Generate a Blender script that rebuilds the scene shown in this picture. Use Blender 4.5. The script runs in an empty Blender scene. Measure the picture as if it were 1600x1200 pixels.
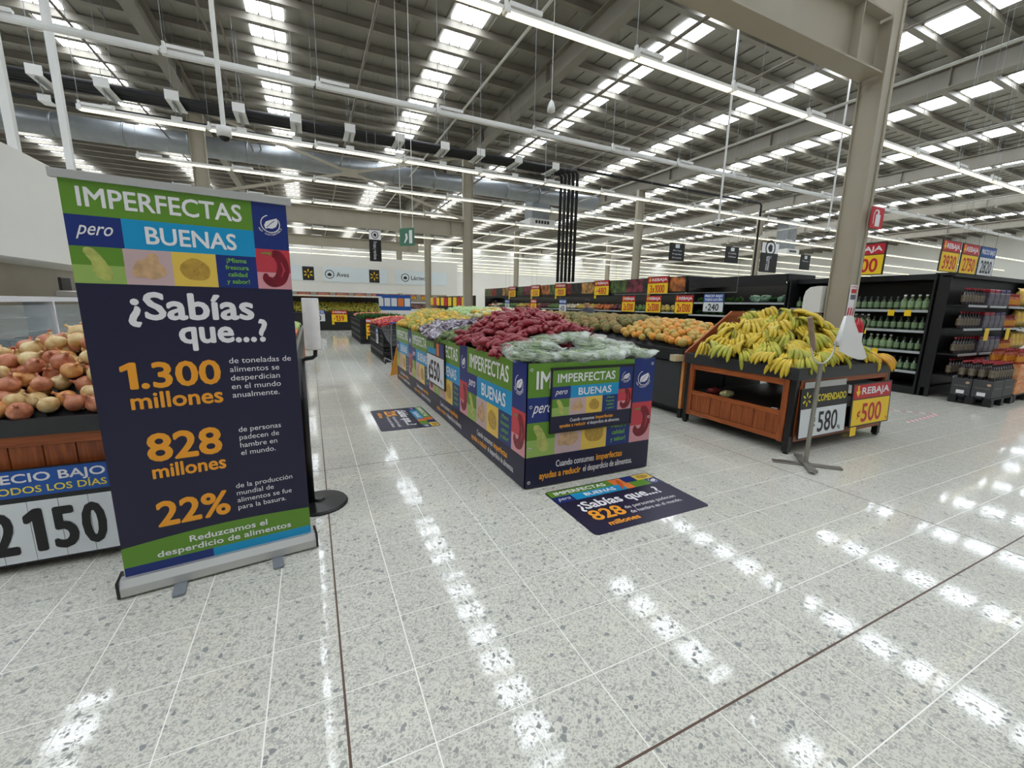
import bpy, math, random
from mathutils import Matrix, Vector
PI = math.pi
R = math.radians
rnd = random.Random(7)
scene = bpy.context.scene
COL = scene.collection

# ------------------------------------------------------------------ camera
FPX = 651.84
CAM_H = 1.5
PITCH, ROLL, YAW = R(10.784), R(1.114), R(25.625)
fwd = Vector((math.sin(YAW)*math.cos(PITCH), math.cos(YAW)*math.cos(PITCH), -math.sin(PITCH)))
rt0 = Vector((math.cos(YAW), -math.sin(YAW), 0))
up0 = rt0.cross(fwd)
rt = math.cos(ROLL)*rt0 + math.sin(ROLL)*up0
up = -math.sin(ROLL)*rt0 + math.cos(ROLL)*up0
cam_data = bpy.data.cameras.new('camera')
cam_data.sensor_width = 36
cam_data.lens = FPX/1600*36
cam_data.clip_start = 0.02
cam_data.clip_end = 300
cam = bpy.data.objects.new('camera', cam_data)
COL.objects.link(cam)
m3 = Matrix((rt, up, -fwd)).transposed()
cam.matrix_world = Matrix.Translation((0, 0, CAM_H)) @ m3.to_4x4()
scene.camera = cam
def to_px(p):
    d = Vector(p) - Vector((0, 0, CAM_H))
    z = d.dot(fwd)
    if z < 0.05: return None
    return (800 + FPX*d.dot(rt)/z, 600 - FPX*d.dot(up)/z, z)

# ------------------------------------------------------------------ world and exposure
world = bpy.data.worlds.new('world')
scene.world = world
world.use_nodes = True
world.node_tree.nodes['Background'].inputs[0].default_value = (0.80, 0.84, 0.86, 1)
world.node_tree.nodes['Background'].inputs[1].default_value = 0.30
scene.view_settings.view_transform = 'Standard'
scene.view_settings.look = 'None'
scene.view_settings.gamma = 1
scene.view_settings.use_curve_mapping = False
scene.view_settings.exposure = 0.10
TUBE_E = 1.9
SKY_E = 10.0

# ------------------------------------------------------------------ materials
def lin(c):
    return tuple(((v/255)/12.92 if v/255 <= 0.04045 else ((v/255+0.055)/1.055)**2.4) for v in c)
MATS = {}
def mat(name, col, rough=0.5, metal=0.0, var=0.0, scale=8.0, bump=0.0, spec=0.5, coat=0.0, col2=None, coords='Object', emit=0.0, dist=0.01):
    """plain procedural material: colour with noise variation towards col2 (or darker)"""
    if name in MATS: return MATS[name]
    m = bpy.data.materials.new(name); m.use_nodes = True
    nt = m.node_tree; b = nt.nodes['Principled BSDF']
    c = lin(col)
    b.inputs['Base Color'].default_value = (*c, 1)
    b.inputs['Roughness'].default_value = rough
    b.inputs['Metallic'].default_value = metal
    b.inputs['Specular IOR Level'].default_value = spec
    if coat: b.inputs['Coat Weight'].default_value = coat; b.inputs['Coat Roughness'].default_value = 0.1
    if emit:
        b.inputs['Emission Color'].default_value = (*c, 1); b.inputs['Emission Strength'].default_value = emit
    if var or bump:
        tc = nt.nodes.new('ShaderNodeTexCoord')
        nz = nt.nodes.new('ShaderNodeTexNoise'); nz.inputs['Scale'].default_value = scale; nz.inputs['Detail'].default_value = 3
        nt.links.new(tc.outputs[coords], nz.inputs['Vector'])
        if var:
            rp = nt.nodes.new('ShaderNodeValToRGB')
            c2 = lin(col2) if col2 else tuple(v*(1-var) for v in c)
            rp.color_ramp.elements[0].position = 0.35; rp.color_ramp.elements[0].color = (*c2, 1)
            rp.color_ramp.elements[1].position = 0.65; rp.color_ramp.elements[1].color = (*c, 1)
            nt.links.new(nz.outputs['Fac'], rp.inputs['Fac']); nt.links.new(rp.outputs['Color'], b.inputs['Base Color'])
        if bump:
            bp = nt.nodes.new('ShaderNodeBump'); bp.inputs['Strength'].default_value = bump; bp.inputs['Distance'].default_value = dist
            nt.links.new(nz.outputs['Fac'], bp.inputs['Height']); nt.links.new(bp.outputs['Normal'], b.inputs['Normal'])
    MATS[name] = m
    return m
def emat(name, col, strength):
    if name in MATS: return MATS[name]
    m = bpy.data.materials.new(name); m.use_nodes = True
    nt = m.node_tree; nt.nodes.clear()
    e = nt.nodes.new('ShaderNodeEmission'); e.inputs[0].default_value = (*lin(col), 1); e.inputs[1].default_value = strength
    o = nt.nodes.new('ShaderNodeOutputMaterial'); nt.links.new(e.outputs[0], o.inputs[0])
    MATS[name] = m
    return m
def clear_mat(name, col, alpha=0.35, rough=0.1, noise=0.0, scale=30):
    """thin clear plastic or glass: part transparent, part glossy"""
    if name in MATS: return MATS[name]
    m = bpy.data.materials.new(name); m.use_nodes = True
    nt = m.node_tree; b = nt.nodes['Principled BSDF']
    b.inputs['Base Color'].default_value = (*lin(col), 1)
    b.inputs['Roughness'].default_value = rough
    b.inputs['Alpha'].default_value = alpha
    if noise:
        tc = nt.nodes.new('ShaderNodeTexCoord'); nz = nt.nodes.new('ShaderNodeTexNoise')
        nz.inputs['Scale'].default_value = scale; nz.inputs['Detail'].default_value = 4
        mr = nt.nodes.new('ShaderNodeMapRange'); mr.inputs[1].default_value = 0.4; mr.inputs[2].default_value = 0.7
        mr.inputs[3].default_value = max(0, alpha-noise); mr.inputs[4].default_value = min(1, alpha+noise)
        nt.links.new(tc.outputs['Object'], nz.inputs['Vector']); nt.links.new(nz.outputs['Fac'], mr.inputs[0])
        nt.links.new(mr.outputs[0], b.inputs['Alpha'])
        bp = nt.nodes.new('ShaderNodeBump'); bp.inputs['Strength'].default_value = 0.8; bp.inputs['Distance'].default_value = 0.01
        nt.links.new(nz.outputs['Fac'], bp.inputs['Height']); nt.links.new(bp.outputs['Normal'], b.inputs['Normal'])
    MATS[name] = m
    return m
def terrazzo():
    m = bpy.data.materials.new('terrazzo'); m.use_nodes = True
    nt = m.node_tree; N = nt.nodes; L = nt.links; b = N['Principled BSDF']
    g = N.new('ShaderNodeNewGeometry')
    def chips(scale, keep, edge, dark, light):
        """angular chips: some cells of a broken-cell pattern, shrunk from their edges"""
        nz = N.new('ShaderNodeTexNoise'); nz.inputs['Scale'].default_value = scale*1.3; nz.inputs['Detail'].default_value = 1
        mx = N.new('ShaderNodeMixRGB'); mx.inputs[0].default_value = 0.35/scale
        L.new(g.outputs['Position'], nz.inputs['Vector'])
        L.new(g.outputs['Position'], mx.inputs[1]); L.new(nz.outputs['Color'], mx.inputs[2])
        v = N.new('ShaderNodeTexVoronoi'); e = N.new('ShaderNodeTexVoronoi'); e.feature = 'DISTANCE_TO_EDGE'
        for q in (v, e): q.inputs['Scale'].default_value = scale; q.inputs['Randomness'].default_value = 1; L.new(mx.outputs[0], q.inputs['Vector'])
        sp = N.new('ShaderNodeSeparateColor'); L.new(v.outputs['Color'], sp.inputs[0])
        lt = N.new('ShaderNodeMath'); lt.operation = 'LESS_THAN'; lt.inputs[1].default_value = keep; L.new(sp.outputs[0], lt.inputs[0])
        rr = N.new('ShaderNodeMapRange'); rr.inputs[3].default_value = edge*0.4; rr.inputs[4].default_value = edge*2.2; L.new(sp.outputs[1], rr.inputs[0])
        ds = N.new('ShaderNodeMath'); ds.operation = 'GREATER_THAN'; L.new(e.outputs['Distance'], ds.inputs[0]); L.new(rr.outputs[0], ds.inputs[1])
        an = N.new('ShaderNodeMath'); an.operation = 'MULTIPLY'; L.new(lt.outputs[0], an.inputs[0]); L.new(ds.outputs[0], an.inputs[1])
        cr = N.new('ShaderNodeMixRGB'); cr.inputs[1].default_value = (*lin(dark), 1); cr.inputs[2].default_value = (*lin(light), 1); L.new(sp.outputs[2], cr.inputs[0])
        return an, cr
    base = N.new('ShaderNodeTexNoise'); base.inputs['Scale'].default_value = 1.3; base.inputs['Detail'].default_value = 2
    L.new(g.outputs['Position'], base.inputs['Vector'])
    br = N.new('ShaderNodeMixRGB'); br.inputs[1].default_value = (*lin((213, 210, 197)), 1); br.inputs[2].default_value = (*lin((221, 219, 207)), 1)
    L.new(base.outputs['Fac'], br.inputs[0])
    out = br
    msum = None
    for args in ((150, 0.50, 0.05, (176, 175, 165), (200, 199, 189)), (84, 0.32, 0.08, (162, 161, 154), (194, 192, 182)), (48, 0.13, 0.10, (138, 140, 138), (182, 180, 172))):
        an, cr = chips(*args)
        mx = N.new('ShaderNodeMixRGB'); L.new(an.outputs[0], mx.inputs[0]); L.new(out.outputs[0], mx.inputs[1]); L.new(cr.outputs[0], mx.inputs[2])
        out = mx
        if args[0] < 100:
            if msum is None: msum = an
            else:
                a2 = N.new('ShaderNodeMath'); a2.operation = 'MAXIMUM'; L.new(msum.outputs[0], a2.inputs[0]); L.new(an.outputs[0], a2.inputs[1]); msum = a2
    L.new(out.outputs[0], b.inputs['Base Color'])
    mr = N.new('ShaderNodeMapRange'); mr.inputs[3].default_value = 0.065; mr.inputs[4].default_value = 0.32
    L.new(msum.outputs[0], mr.inputs[0]); L.new(mr.outputs[0], b.inputs['Roughness'])
    sp = N.new('ShaderNodeMapRange'); sp.inputs[3].default_value = 0.55; sp.inputs[4].default_value = 0.10
    L.new(msum.outputs[0], sp.inputs[0]); L.new(sp.outputs[0], b.inputs['Specular IOR Level'])
    return m

# ------------------------------------------------------------------ mesh builder
class MB:
    def __init__(s): s.v = []; s.f = []; s.mi = []; s.cur = 0
    def add(s, vs, fs, mtx=None):
        n = len(s.v)
        if mtx is not None: vs = [mtx @ Vector(p) for p in vs]
        s.v += [tuple(p) for p in vs]
        for f in fs: s.f.append(tuple(i+n for i in f)); s.mi.append(s.cur)
        return s
    def box(s, x0, x1, y0, y1, z0, z1, mtx=None):
        vs = [(x0,y0,z0),(x1,y0,z0),(x1,y1,z0),(x0,y1,z0),(x0,y0,z1),(x1,y0,z1),(x1,y1,z1),(x0,y1,z1)]
        return s.add(vs, [(0,3,2,1),(4,5,6,7),(0,1,5,4),(1,2,6,5),(2,3,7,6),(3,0,4,7)], mtx)
    def bbox(s, x0, x1, y0, y1, z0, z1, b=0.01, mtx=None):
        """box with chamfered edges"""
        pts = []; idx = {}
        xs, ys, zs = (x0, x1), (y0, y1), (z0, z1)
        sg = (1, -1)
        for i in (0, 1):
            for j in (0, 1):
                for k in (0, 1):
                    for ax in range(3):
                        p = [xs[i]+sg[i]*b, ys[j]+sg[j]*b, zs[k]+sg[k]*b]
                        p[ax] = (xs[i], ys[j], zs[k])[ax]
                        idx[(i, j, k, ax)] = len(pts); pts.append(tuple(p))
        fs = []
        I = lambda i, j, k, a: idx[(i, j, k, a)]
        fs.append((I(0,0,0,0), I(0,0,1,0), I(0,1,1,0), I(0,1,0,0))); fs.append((I(1,0,0,0), I(1,1,0,0), I(1,1,1,0), I(1,0,1,0)))
        fs.append((I(0,0,0,1), I(1,0,0,1), I(1,0,1,1), I(0,0,1,1))); fs.append((I(0,1,0,1), I(0,1,1,1), I(1,1,1,1), I(1,1,0,1)))
        fs.append((I(0,0,0,2), I(0,1,0,2), I(1,1,0,2), I(1,0,0,2))); fs.append((I(0,0,1,2), I(1,0,1,2), I(1,1,1,2), I(0,1,1,2)))
        for k in (0, 1):
            for j in (0, 1): fs.append((I(0,j,k,1), I(1,j,k,1), I(1,j,k,2), I(0,j,k,2)))
            for i in (0, 1): fs.append((I(i,0,k,0), I(i,1,k,0), I(i,1,k,2), I(i,0,k,2)))
        for i in (0, 1):
            for j in (0, 1): fs.append((I(i,j,0,0), I(i,j,1,0), I(i,j,1,1), I(i,j,0,1)))
        for i in (0, 1):
            for j in (0, 1):
                for k in (0, 1): fs.append((I(i,j,k,0), I(i,j,k,1), I(i,j,k,2)))
        return s.add(pts, fs, mtx)
    def path(s, pts, r, n=8, cap=True, mtx=None):
        """tube along points; r is a number or a list"""
        pts = [Vector(p) for p in pts]; k = len(pts)
        rs = r if isinstance(r, (list, tuple)) else [r]*k
        vs = []; fs = []
        t0 = (pts[1]-pts[0]).normalized()
        a = t0.orthogonal().normalized()
        for i, p in enumerate(pts):
            t = ((pts[min(i+1, k-1)]-pts[max(i-1, 0)])).normalized()
            a = (a - t*a.dot(t)).normalized(); b = t.cross(a)
            for j in range(n):
                q = 2*PI*j/n
                vs.append(p + (a*math.cos(q)+b*math.sin(q))*rs[i])
        for i in range(k-1):
            for j in range(n):
                fs.append((i*n+j, i*n+(j+1)%n, (i+1)*n+(j+1)%n, (i+1)*n+j))
        if cap: fs.append(tuple(range(n-1, -1, -1))); fs.append(tuple((k-1)*n+j for j in range(n)))
        return s.add(vs, fs, mtx)
    def lathe(s, prof, n=12, mtx=None, cap=True):
        vs = []; fs = []
        for r, z in prof:
            for j in range(n):
                q = 2*PI*j/n; vs.append((r*math.cos(q), r*math.sin(q), z))
        k = len(prof)
        for i in range(k-1):
            for j in range(n): fs.append((i*n+j, i*n+(j+1)%n, (i+1)*n+(j+1)%n, (i+1)*n+j))
        if cap: fs.append(tuple(range(n-1, -1, -1))); fs.append(tuple((k-1)*n+j for j in range(n)))
        return s.add(vs, fs, mtx)
    def prism(s, poly, d0, d1, mtx=None):
        n = len(poly)
        vs = [(x, y, d0) for x, y in poly]+[(x, y, d1) for x, y in poly]
        fs = [tuple(range(n-1, -1, -1)), tuple(range(n, 2*n))]+[(i, (i+1)%n, n+(i+1)%n, n+i) for i in range(n)]
        return s.add(vs, fs, mtx)
    def poly(s, pts, mtx=None):
        return s.add(pts, [tuple(range(len(pts)))], mtx)
    def sphere(s, rx, ry, rz, nu=10, nv=7, mtx=None, fn=None):
        vs = [(0, 0, -rz)]; fs = []
        for i in range(1, nv):
            a = -PI/2+PI*i/nv
            for j in range(nu):
                q = 2*PI*j/nu
                vs.append((rx*math.cos(a)*math.cos(q), ry*math.cos(a)*math.sin(q), rz*math.sin(a)))
        vs.append((0, 0, rz))
        if fn: vs = [fn(Vector(p)) for p in vs]
        for j in range(nu): fs.append((0, 1+(j+1)%nu, 1+j))
        for i in range(nv-2):
            for j in range(nu): fs.append((1+i*nu+j, 1+i*nu+(j+1)%nu, 1+(i+1)*nu+(j+1)%nu, 1+(i+1)*nu+j))
        t = len(vs)-1
        for j in range(nu): fs.append((1+(nv-2)*nu+j, 1+(nv-2)*nu+(j+1)%nu, t))
        return s.add(vs, fs, mtx)
    def mesh(s, name, mats, smooth=False):
        me = bpy.data.meshes.new(name)
        me.from_pydata(s.v, [], s.f)
        for m in (mats if isinstance(mats, (list, tuple)) else [mats]): me.materials.append(m)
        if isinstance(mats, (list, tuple)) and len(mats) > 1: me.polygons.foreach_set('material_index', s.mi)
        if smooth: me.polygons.foreach_set('use_smooth', [True]*len(me.polygons))
        me.update()
        return me
    def build(s, name, mats, parent=None, smooth=False, label=None, cat=None, group=None, kind=None, loc=None, rz=None):
        return link(name, s.mesh(name, mats, smooth), parent, label, cat, group, kind, loc, rz)
def link(name, me, parent=None, label=None, cat=None, group=None, kind=None, loc=None, rz=None, rot=None, scale=None):
    o = bpy.data.objects.new(name, me); COL.objects.link(o)
    if parent is not None: o.parent = parent
    if label: o['label'] = label
    if cat: o['category'] = cat
    if group: o['group'] = group
    if kind: o['kind'] = kind
    if loc is not None: o.location = loc
    if rz is not None: o.rotation_euler = (0, 0, rz)
    if rot is not None: o.rotation_euler = rot
    if scale is not None: o.scale = scale if isinstance(scale, (tuple, list)) else (scale,)*3
    return o
def thing(name, label, cat, loc=(0, 0, 0), rz=0, group=None):
    return link(name, None, None, label, cat, group, None, loc, rz)
def copy_tree(o, parent=None):
    c = o.copy(); COL.objects.link(c); c.parent = parent
    for ch in list(KIDS.get(o.name, ())): copy_tree(ch, c)
    return c
KIDS = {}
def kids(root, *parts): KIDS[root.name] = list(parts)

# ------------------------------------------------------------------ lettering
_TXT = {}
def _glyphs(s):
    cu = bpy.data.curves.new('txt', 'FONT'); cu.body = s; cu.resolution_u = 3
    ob = bpy.data.objects.new('txt', cu)
    me = bpy.data.meshes.new_from_object(ob)
    vs = [(v.co.x, v.co.y) for v in me.vertices]; fs = [tuple(p.vertices) for p in me.polygons]
    bpy.data.objects.remove(ob); bpy.data.curves.remove(cu); bpy.data.meshes.remove(me)
    return vs, fs
ONE_V = [(0.15, 0.0), (0.27, 0.0), (0.27, 0.70), (0.17, 0.70), (0.0, 0.60), (0.0, 0.50), (0.15, 0.57)]
def text2d(s, bold=0.0):
    """outline faces of a line of text, x from 0; the figure 1 is drawn with its flag"""
    if s in _TXT: return _TXT[s]
    vs, fs = [], []; x = 0.0
    for i, part in enumerate(s.split('1')):
        if i:
            n = len(vs); vs += [(x+a, b) for a, b in ONE_V]; fs.append(tuple(n+k for k in range(7))); x += 0.27+0.10
        if part:
            v, f = _glyphs(part); m0 = min(q[0] for q in v); n = len(vs)
            vs += [(x+q[0]-m0, q[1]) for q in v]; fs += [tuple(n+k for k in g) for g in f]
            x += max(q[0] for q in v)-m0+0.09
    x0 = min(v[0] for v in vs); x1 = max(v[0] for v in vs)
    _TXT[s] = ([(q-x0, y) for q, y in vs], fs, x1-x0)
    return _TXT[s]
class Face:
    """a flat printed face: (u, v) on it, d off it"""
    def __init__(s, o, u, v):
        s.o = Vector(o); s.u = Vector(u).normalized(); s.v = Vector(v).normalized(); s.n = s.u.cross(s.v)
    def p(s, u, v, d=0.0): return s.o+s.u*u+s.v*v+s.n*d
    def m(s, u=0, v=0, d=0):
        p = s.p(u, v, d)
        return Matrix(((s.u.x, s.v.x, s.n.x, p.x), (s.u.y, s.v.y, s.n.y, p.y), (s.u.z, s.v.z, s.n.z, p.z), (0, 0, 0, 1)))
def put_text(mb, F, s, u, v, w=None, h=0.05, d=0.002, bold=0.02, align='l', shear=0.0, rot=0.0, squeeze=1.0):
    """cap height h; width fitted to w when given"""
    vs, fs, W = text2d(s)
    k = h/0.70
    kx = (w/W) if w else k*squeeze
    ww = W*kx
    ox = u-(ww/2 if align == 'c' else ww if align == 'r' else 0)
    cr, sr = math.cos(rot), math.sin(rot)
    e = bold*0.9
    steps = [(0, 0)] if e <= 0 else [(0, 0), (e, 0), (-e, 0), (0, e), (0, -e), (e*.7, e*.7), (-e*.7, e*.7), (e*.7, -e*.7), (-e*.7, -e*.7)]
    for q, (sx, sy) in enumerate(steps):
        pts = []
        for x, y in vs:
            a = x*kx+sx*k+shear*y*k; b = y*k+sy*k
            a, b = a*cr-b*sr, a*sr+b*cr
            pts.append(F.p(ox+a, v+b, d+q*0.00004))
        mb.add(pts, fs)
def rect(mb, F, u0, u1, v0, v1, d=0.001):
    mb.add([F.p(u0, v0, d), F.p(u1, v0, d), F.p(u1, v1, d), F.p(u0, v1, d)], [(0, 1, 2, 3)])
def slab(mb, F, u0, u1, v0, v1, d0, d1):
    mb.box(u0, u1, v0, v1, d0, d1, F.m())

# ------------------------------------------------------------------ shared materials
M_TERR = terrazzo()
M_GROUT = mat('grout', (244, 242, 234), 0.5)
M_JOINT = mat('expansion_joint', (92, 70, 56), 0.6)
M_STEEL = mat('painted_steel', (168, 160, 142), 0.45, var=0.06, scale=2)
M_ROOF = mat('roof_sheet', (142, 138, 127), 0.5, var=0.12, scale=1.2)
M_BEAM = mat('beam_steel', (132, 126, 113), 0.5, var=0.08, scale=2)
M_PURLIN = mat('purlin_steel', (138, 132, 120), 0.5, var=0.1, scale=1.5)
M_WHITE = mat('white_paint', (226, 226, 222), 0.5)
M_WALL = mat('wall_paint', (232, 230, 222), 0.6, var=0.03, scale=0.7)
M_TUBE = emat('lit_diffuser', (255, 246, 208), TUBE_E)
M_TUBE_OFF = mat('unlit_diffuser', (214, 214, 208), 0.4)
M_SKY = emat('daylight_panel', (238, 246, 255), SKY_E)
M_BLACK = mat('black_plastic', (26, 26, 28), 0.45, var=0.2, scale=5)
M_BLACKM = mat('black_metal', (22, 22, 23), 0.35)
M_GALV = mat('galvanised_sheet', (150, 154, 156), 0.42, metal=0.6, var=0.12, scale=3)
M_ALU = mat('brushed_aluminium', (196, 196, 192), 0.35, metal=0.5)
M_STAIN = mat('stainless_steel', (176, 170, 160), 0.3, metal=0.8, var=0.08, scale=2)
M_RUBBER = mat('black_insulation', (14, 14, 16), 0.55)

# ------------------------------------------------------------------ floor
floor = MB().box(-24, 62, -5, 58, -0.12, -0.0010).build('floor', M_GROUT, kind='structure', label='polished terrazzo floor with pale joints')
xs = [0.30+0.33364*k for k in range(11)]
xl = [0.025, *xs, 3.97]
x = 3.97
while x < 26:
    xl += [x+0.329*k for k in range(1, 12)]; x += 3.945; xl.append(x)
x = 0.025; left = []
while x > -7:
    left += [x-0.265-0.3275*k for k in range(0, 11)]; x -= 3.92; left.append(x)
xl = sorted(left)+xl
XD = {0.025, 3.97}
yl = [0.848+0.329*k for k in range(9)]+[3.70]
y = 3.92
while y < 34:
    yl.append(y); yl += [y+0.3283*k for k in range(1, 12)]; y += 3.94
yl.append(y)
y = 0.848
yl = sorted([y-0.3285*k for k in range(1, 14)]+yl)
isdx = lambda v: min(abs(v-a) for a in (0.025, 3.97)) < 1e-6
isdy = lambda v: abs(v-0.848) < 1e-6 or abs(v-3.92) < 1e-6
tile_me = MB().add([(-.5,-.5,0),(.5,-.5,0),(.5,.5,0),(-.5,.5,0),(-.5,-.5,-1),(.5,-.5,-1),(.5,.5,-1),(-.5,.5,-1)],
                   [(0,1,2,3),(0,4,5,1),(1,5,6,2),(2,6,7,3),(3,7,4,0)]).mesh('floor_tile', M_TERR)
tiles = []
for i in range(len(xl)-1):
    for j in range(len(yl)-1):
        gx0 = 0.0045 if isdx(xl[i]) else 0.0026; gx1 = 0.0045 if isdx(xl[i+1]) else 0.0026
        gy0 = 0.0045 if isdy(yl[j]) else 0.0026; gy1 = 0.0045 if isdy(yl[j+1]) else 0.0026
        x0, x1, y0, y1 = xl[i]+gx0, xl[i+1]-gx1, yl[j]+gy0, yl[j+1]-gy1
        if x1-x0 < 0.02 or y1-y0 < 0.02: continue
        q = to_px(((x0+x1)/2, (y0+y1)/2, 0))
        sz = 0
        if q and -60 < q[0] < 1660 and -60 < q[1] < 1330: sz = (x1-x0)*(y1-y0)/q[2]**3
        tiles.append((sz, x0, x1, y0, y1))
tiles.sort(reverse=True)
for sz, x0, x1, y0, y1 in tiles[:298]:
    link('floor_tile', tile_me, floor, loc=((x0+x1)/2, (y0+y1)/2, 0), scale=(x1-x0, y1-y0, 0.0010))
mb = MB()
for sz, x0, x1, y0, y1 in tiles[298:]:
    x0 -= 0.0012; x1 += 0.0012; y0 -= 0.0012; y1 += 0.0012
    mb.add([(x0, y0, 0), (x1, y0, 0), (x1, y1, 0), (x0, y1, 0)], [(0, 1, 2, 3)])
xa, xb, ya, yb = xl[0], xl[-1], yl[0], yl[-1]
for a, b, c, d in ((xb, 62, -5, 58), (xa, xb, yb, 58), (-24, xa, -5, 58), (xa, xb, -5, ya)):
    mb.add([(a, c, 0), (b, c, 0), (b, d, 0), (a, d, 0)], [(0, 1, 2, 3)])
mb.build('far_tiles', M_TERR, floor, kind='stuff')
mb = MB()
for v in (0.025, 3.97): mb.box(v-0.0045, v+0.0045, -4, 30, -0.00095, -0.0003)
for v in (0.848, 3.92): mb.box(-7, 25, v-0.0045, v+0.0045, -0.00095, -0.0003)
mb.build('expansion_joint', M_JOINT, floor, label='dark brown sealed expansion joint')

# ------------------------------------------------------------------ roof
ZD = 9.2
ceiling = MB().box(-24, 62, -6, 58, ZD+0.08, ZD+0.16).build('ceiling', M_ROOF, kind='structure', label='pale corrugated sheet roof on steel purlins with skylight strips')
PP = 1.146
pur_me = MB()
pur_me.box(-24, 62, -0.04, 0.04, -0.20, 0.0)
pur_me.box(-24, 62, -0.085, 0.085, -0.215, -0.20)
pur_me = pur_me.mesh('purlin', M_PURLIN)
py = -5.5; PY = []
while py < 58:
    PY.append(py); link('purlin', pur_me, ceiling, loc=(0, py, ZD+0.06)); py += PP
# sheet ribs between purlins as raised seams
mb = MB()
x = -24
while x < 62:
    mb.box(x, x+0.035, -6, 58, ZD+0.045, ZD+0.082); x += 0.62
mb.build('roof_rib', M_ROOF, ceiling, kind='stuff')
SX = [-17.5, -11.8, -6.05, -0.6, 4.5, 10.35, 16.15, 21.9, 27.6, 33.3, 39, 44.7, 50.4, 56.1]
sky_me = MB()
for k in range(3): sky_me.box(-0.47+0.32*k, -0.47+0.32*k+0.265, 0.10, PP-0.10, 0.0, 0.02)
sky_me = sky_me.mesh('skylight_panel', M_SKY)
panels = []
for x in SX:
    for y in PY:
        q = to_px((x, y+PP/2, ZD)); vis = bool(q) and -100 < q[0] < 1700 and -120 < q[1] < 600
        panels.append(((1 if vis else 0), -(q[2] if q else 99), x, y))
panels.sort(reverse=True)
for vis, dz, x, y in panels[:290]: link('skylight_panel', sky_me, ceiling, loc=(x, y, ZD+0.04))
mb = MB()
for vis, dz, x, y in panels[290:]: mb.box(x-0.47, x+0.45, y+0.1, y+PP-0.1, ZD+0.04, ZD+0.06)
mb.build('far_skylight', M_SKY, ceiling, kind='stuff')
# main roof beams along the depth of the hall
for x in (-14.3, -3.45, 7.25, 18.2, 29.1, 40, 51):
    mb = MB()
    mb.box(x-0.16, x+0.16, -6, 58, 8.28, 8.31).box(x-0.012, x+0.012, -6, 58, 8.31, 8.86).box(x-0.16, x+0.16, -6, 58, 8.86, 8.89)
    y = -4
    while y < 58: mb.box(x-0.15, x+0.15, y-0.01, y+0.01, 8.31, 8.86); y += 5.6
    mb.build('roof_beam', M_BEAM, ceiling)

# ------------------------------------------------------------------ walls
MB().box(-24.2, -24, -6, 58, 0, ZD+0.08).build('wall_left', M_WALL, kind='structure', label='white side wall')
MB().box(-24, 62, 58, 58.2, 0, ZD+0.08).build('wall_back', M_WALL, kind='structure', label='white far wall of the store')
MB().box(62, 62.2, -6, 58, 0, ZD+0.08).build('wall_right', M_WALL, kind='structure', label='white far side wall')

# ------------------------------------------------------------------ columns and tie beams
def h_column(x, y, top, w, d, label, w_top=None):
    """tapered I-section: flanges face +-Y? web along X"""
    t = thing('steel_column', label, 'column', (x, y, 0), 0, 'cream steel columns')
    wt = w_top or w
    def tap(x0, x1, y0, y1, k):
        # taper along x
        mb = MB()
        vs = [(x0, y0, 0), (x1, y0, 0), (x1, y1, 0), (x0, y1, 0), (x0*k, y0, top), (x1*k, y0, top), (x1*k, y1, top), (x0*k, y1, top)]
        return mb.add(vs, [(0,3,2,1),(4,5,6,7),(0,1,5,4),(1,2,6,5),(2,3,7,6),(3,0,4,7)])
    k = wt/w
    tap(-w/2, w/2, -0.01, 0.01, k).build('web', M_STEEL, t)
    for sx in (-1, 1):
        mb = MB()
        a, b = (w/2-0.016)*sx, (w/2)*sx
        ka, kb = (wt/2-0.016)*sx, (wt/2)*sx
        x0, x1 = min(a, b), max(a, b); X0, X1 = min(ka, kb), max(ka, kb)
        mb.add([(x0, -d/2, 0), (x1, -d/2, 0), (x1, d/2, 0), (x0, d/2, 0), (X0, -d/2, top), (X1, -d/2, top), (X1, d/2, top), (X0, d/2, top)],
               [(0,3,2,1),(4,5,6,7),(0,1,5,4),(1,2,6,5),(2,3,7,6),(3,0,4,7)])
        mb.build('flange', M_STEEL, t)
    MB().box(-w/2-0.06, w/2+0.06, -d/2-0.06, d/2+0.06, 0, 0.025).build('base_plate', M_STEEL, t)
    return t
big = thing('steel_column', 'cream box column beside the banana table, carrying the fire extinguisher sign', 'column', (7.30, 3.66, 0), 0, None)
# boxed column: wide flat face to the aisle, rounded flange strip with a groove on its edge
mb = MB()
def tbox(mb, x0, x1, y0, y1, X0, X1, Y0, Y1, z0, z1):
    mb.add([(x0,y0,z0),(x1,y0,z0),(x1,y1,z0),(x0,y1,z0),(X0,Y0,z1),(X1,Y0,z1),(X1,Y1,z1),(X0,Y1,z1)], [(0,3,2,1),(4,5,6,7),(0,1,5,4),(1,2,6,5),(2,3,7,6),(3,0,4,7)])
tbox(mb, -0.10, 0.10, -0.09, 0.16, -0.10, 0.10, -0.09, 0.20, 0, 8.3)
mb.build('web', M_STEEL, big)
for y0, y1 in ((-0.105, -0.09), (0.16, 0.175)):
    mb = MB(); g = 0.04 if y0 > 0 else 0
    tbox(mb, -0.13, 0.13, y0, y1, -0.13, 0.13, y0+g, y1+g, 0, 8.3); mb.build('flange', M_STEEL, big)
MB().path([(0.05, -0.115, 0.1), (0.05, -0.115, 8.2)], 0.012, 6).build('conduit', M_STEEL, big)
MB().box(-0.2, 0.2, -0.2, 0.25, 0, 0.025).build('base_plate', M_STEEL, big)
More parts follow.
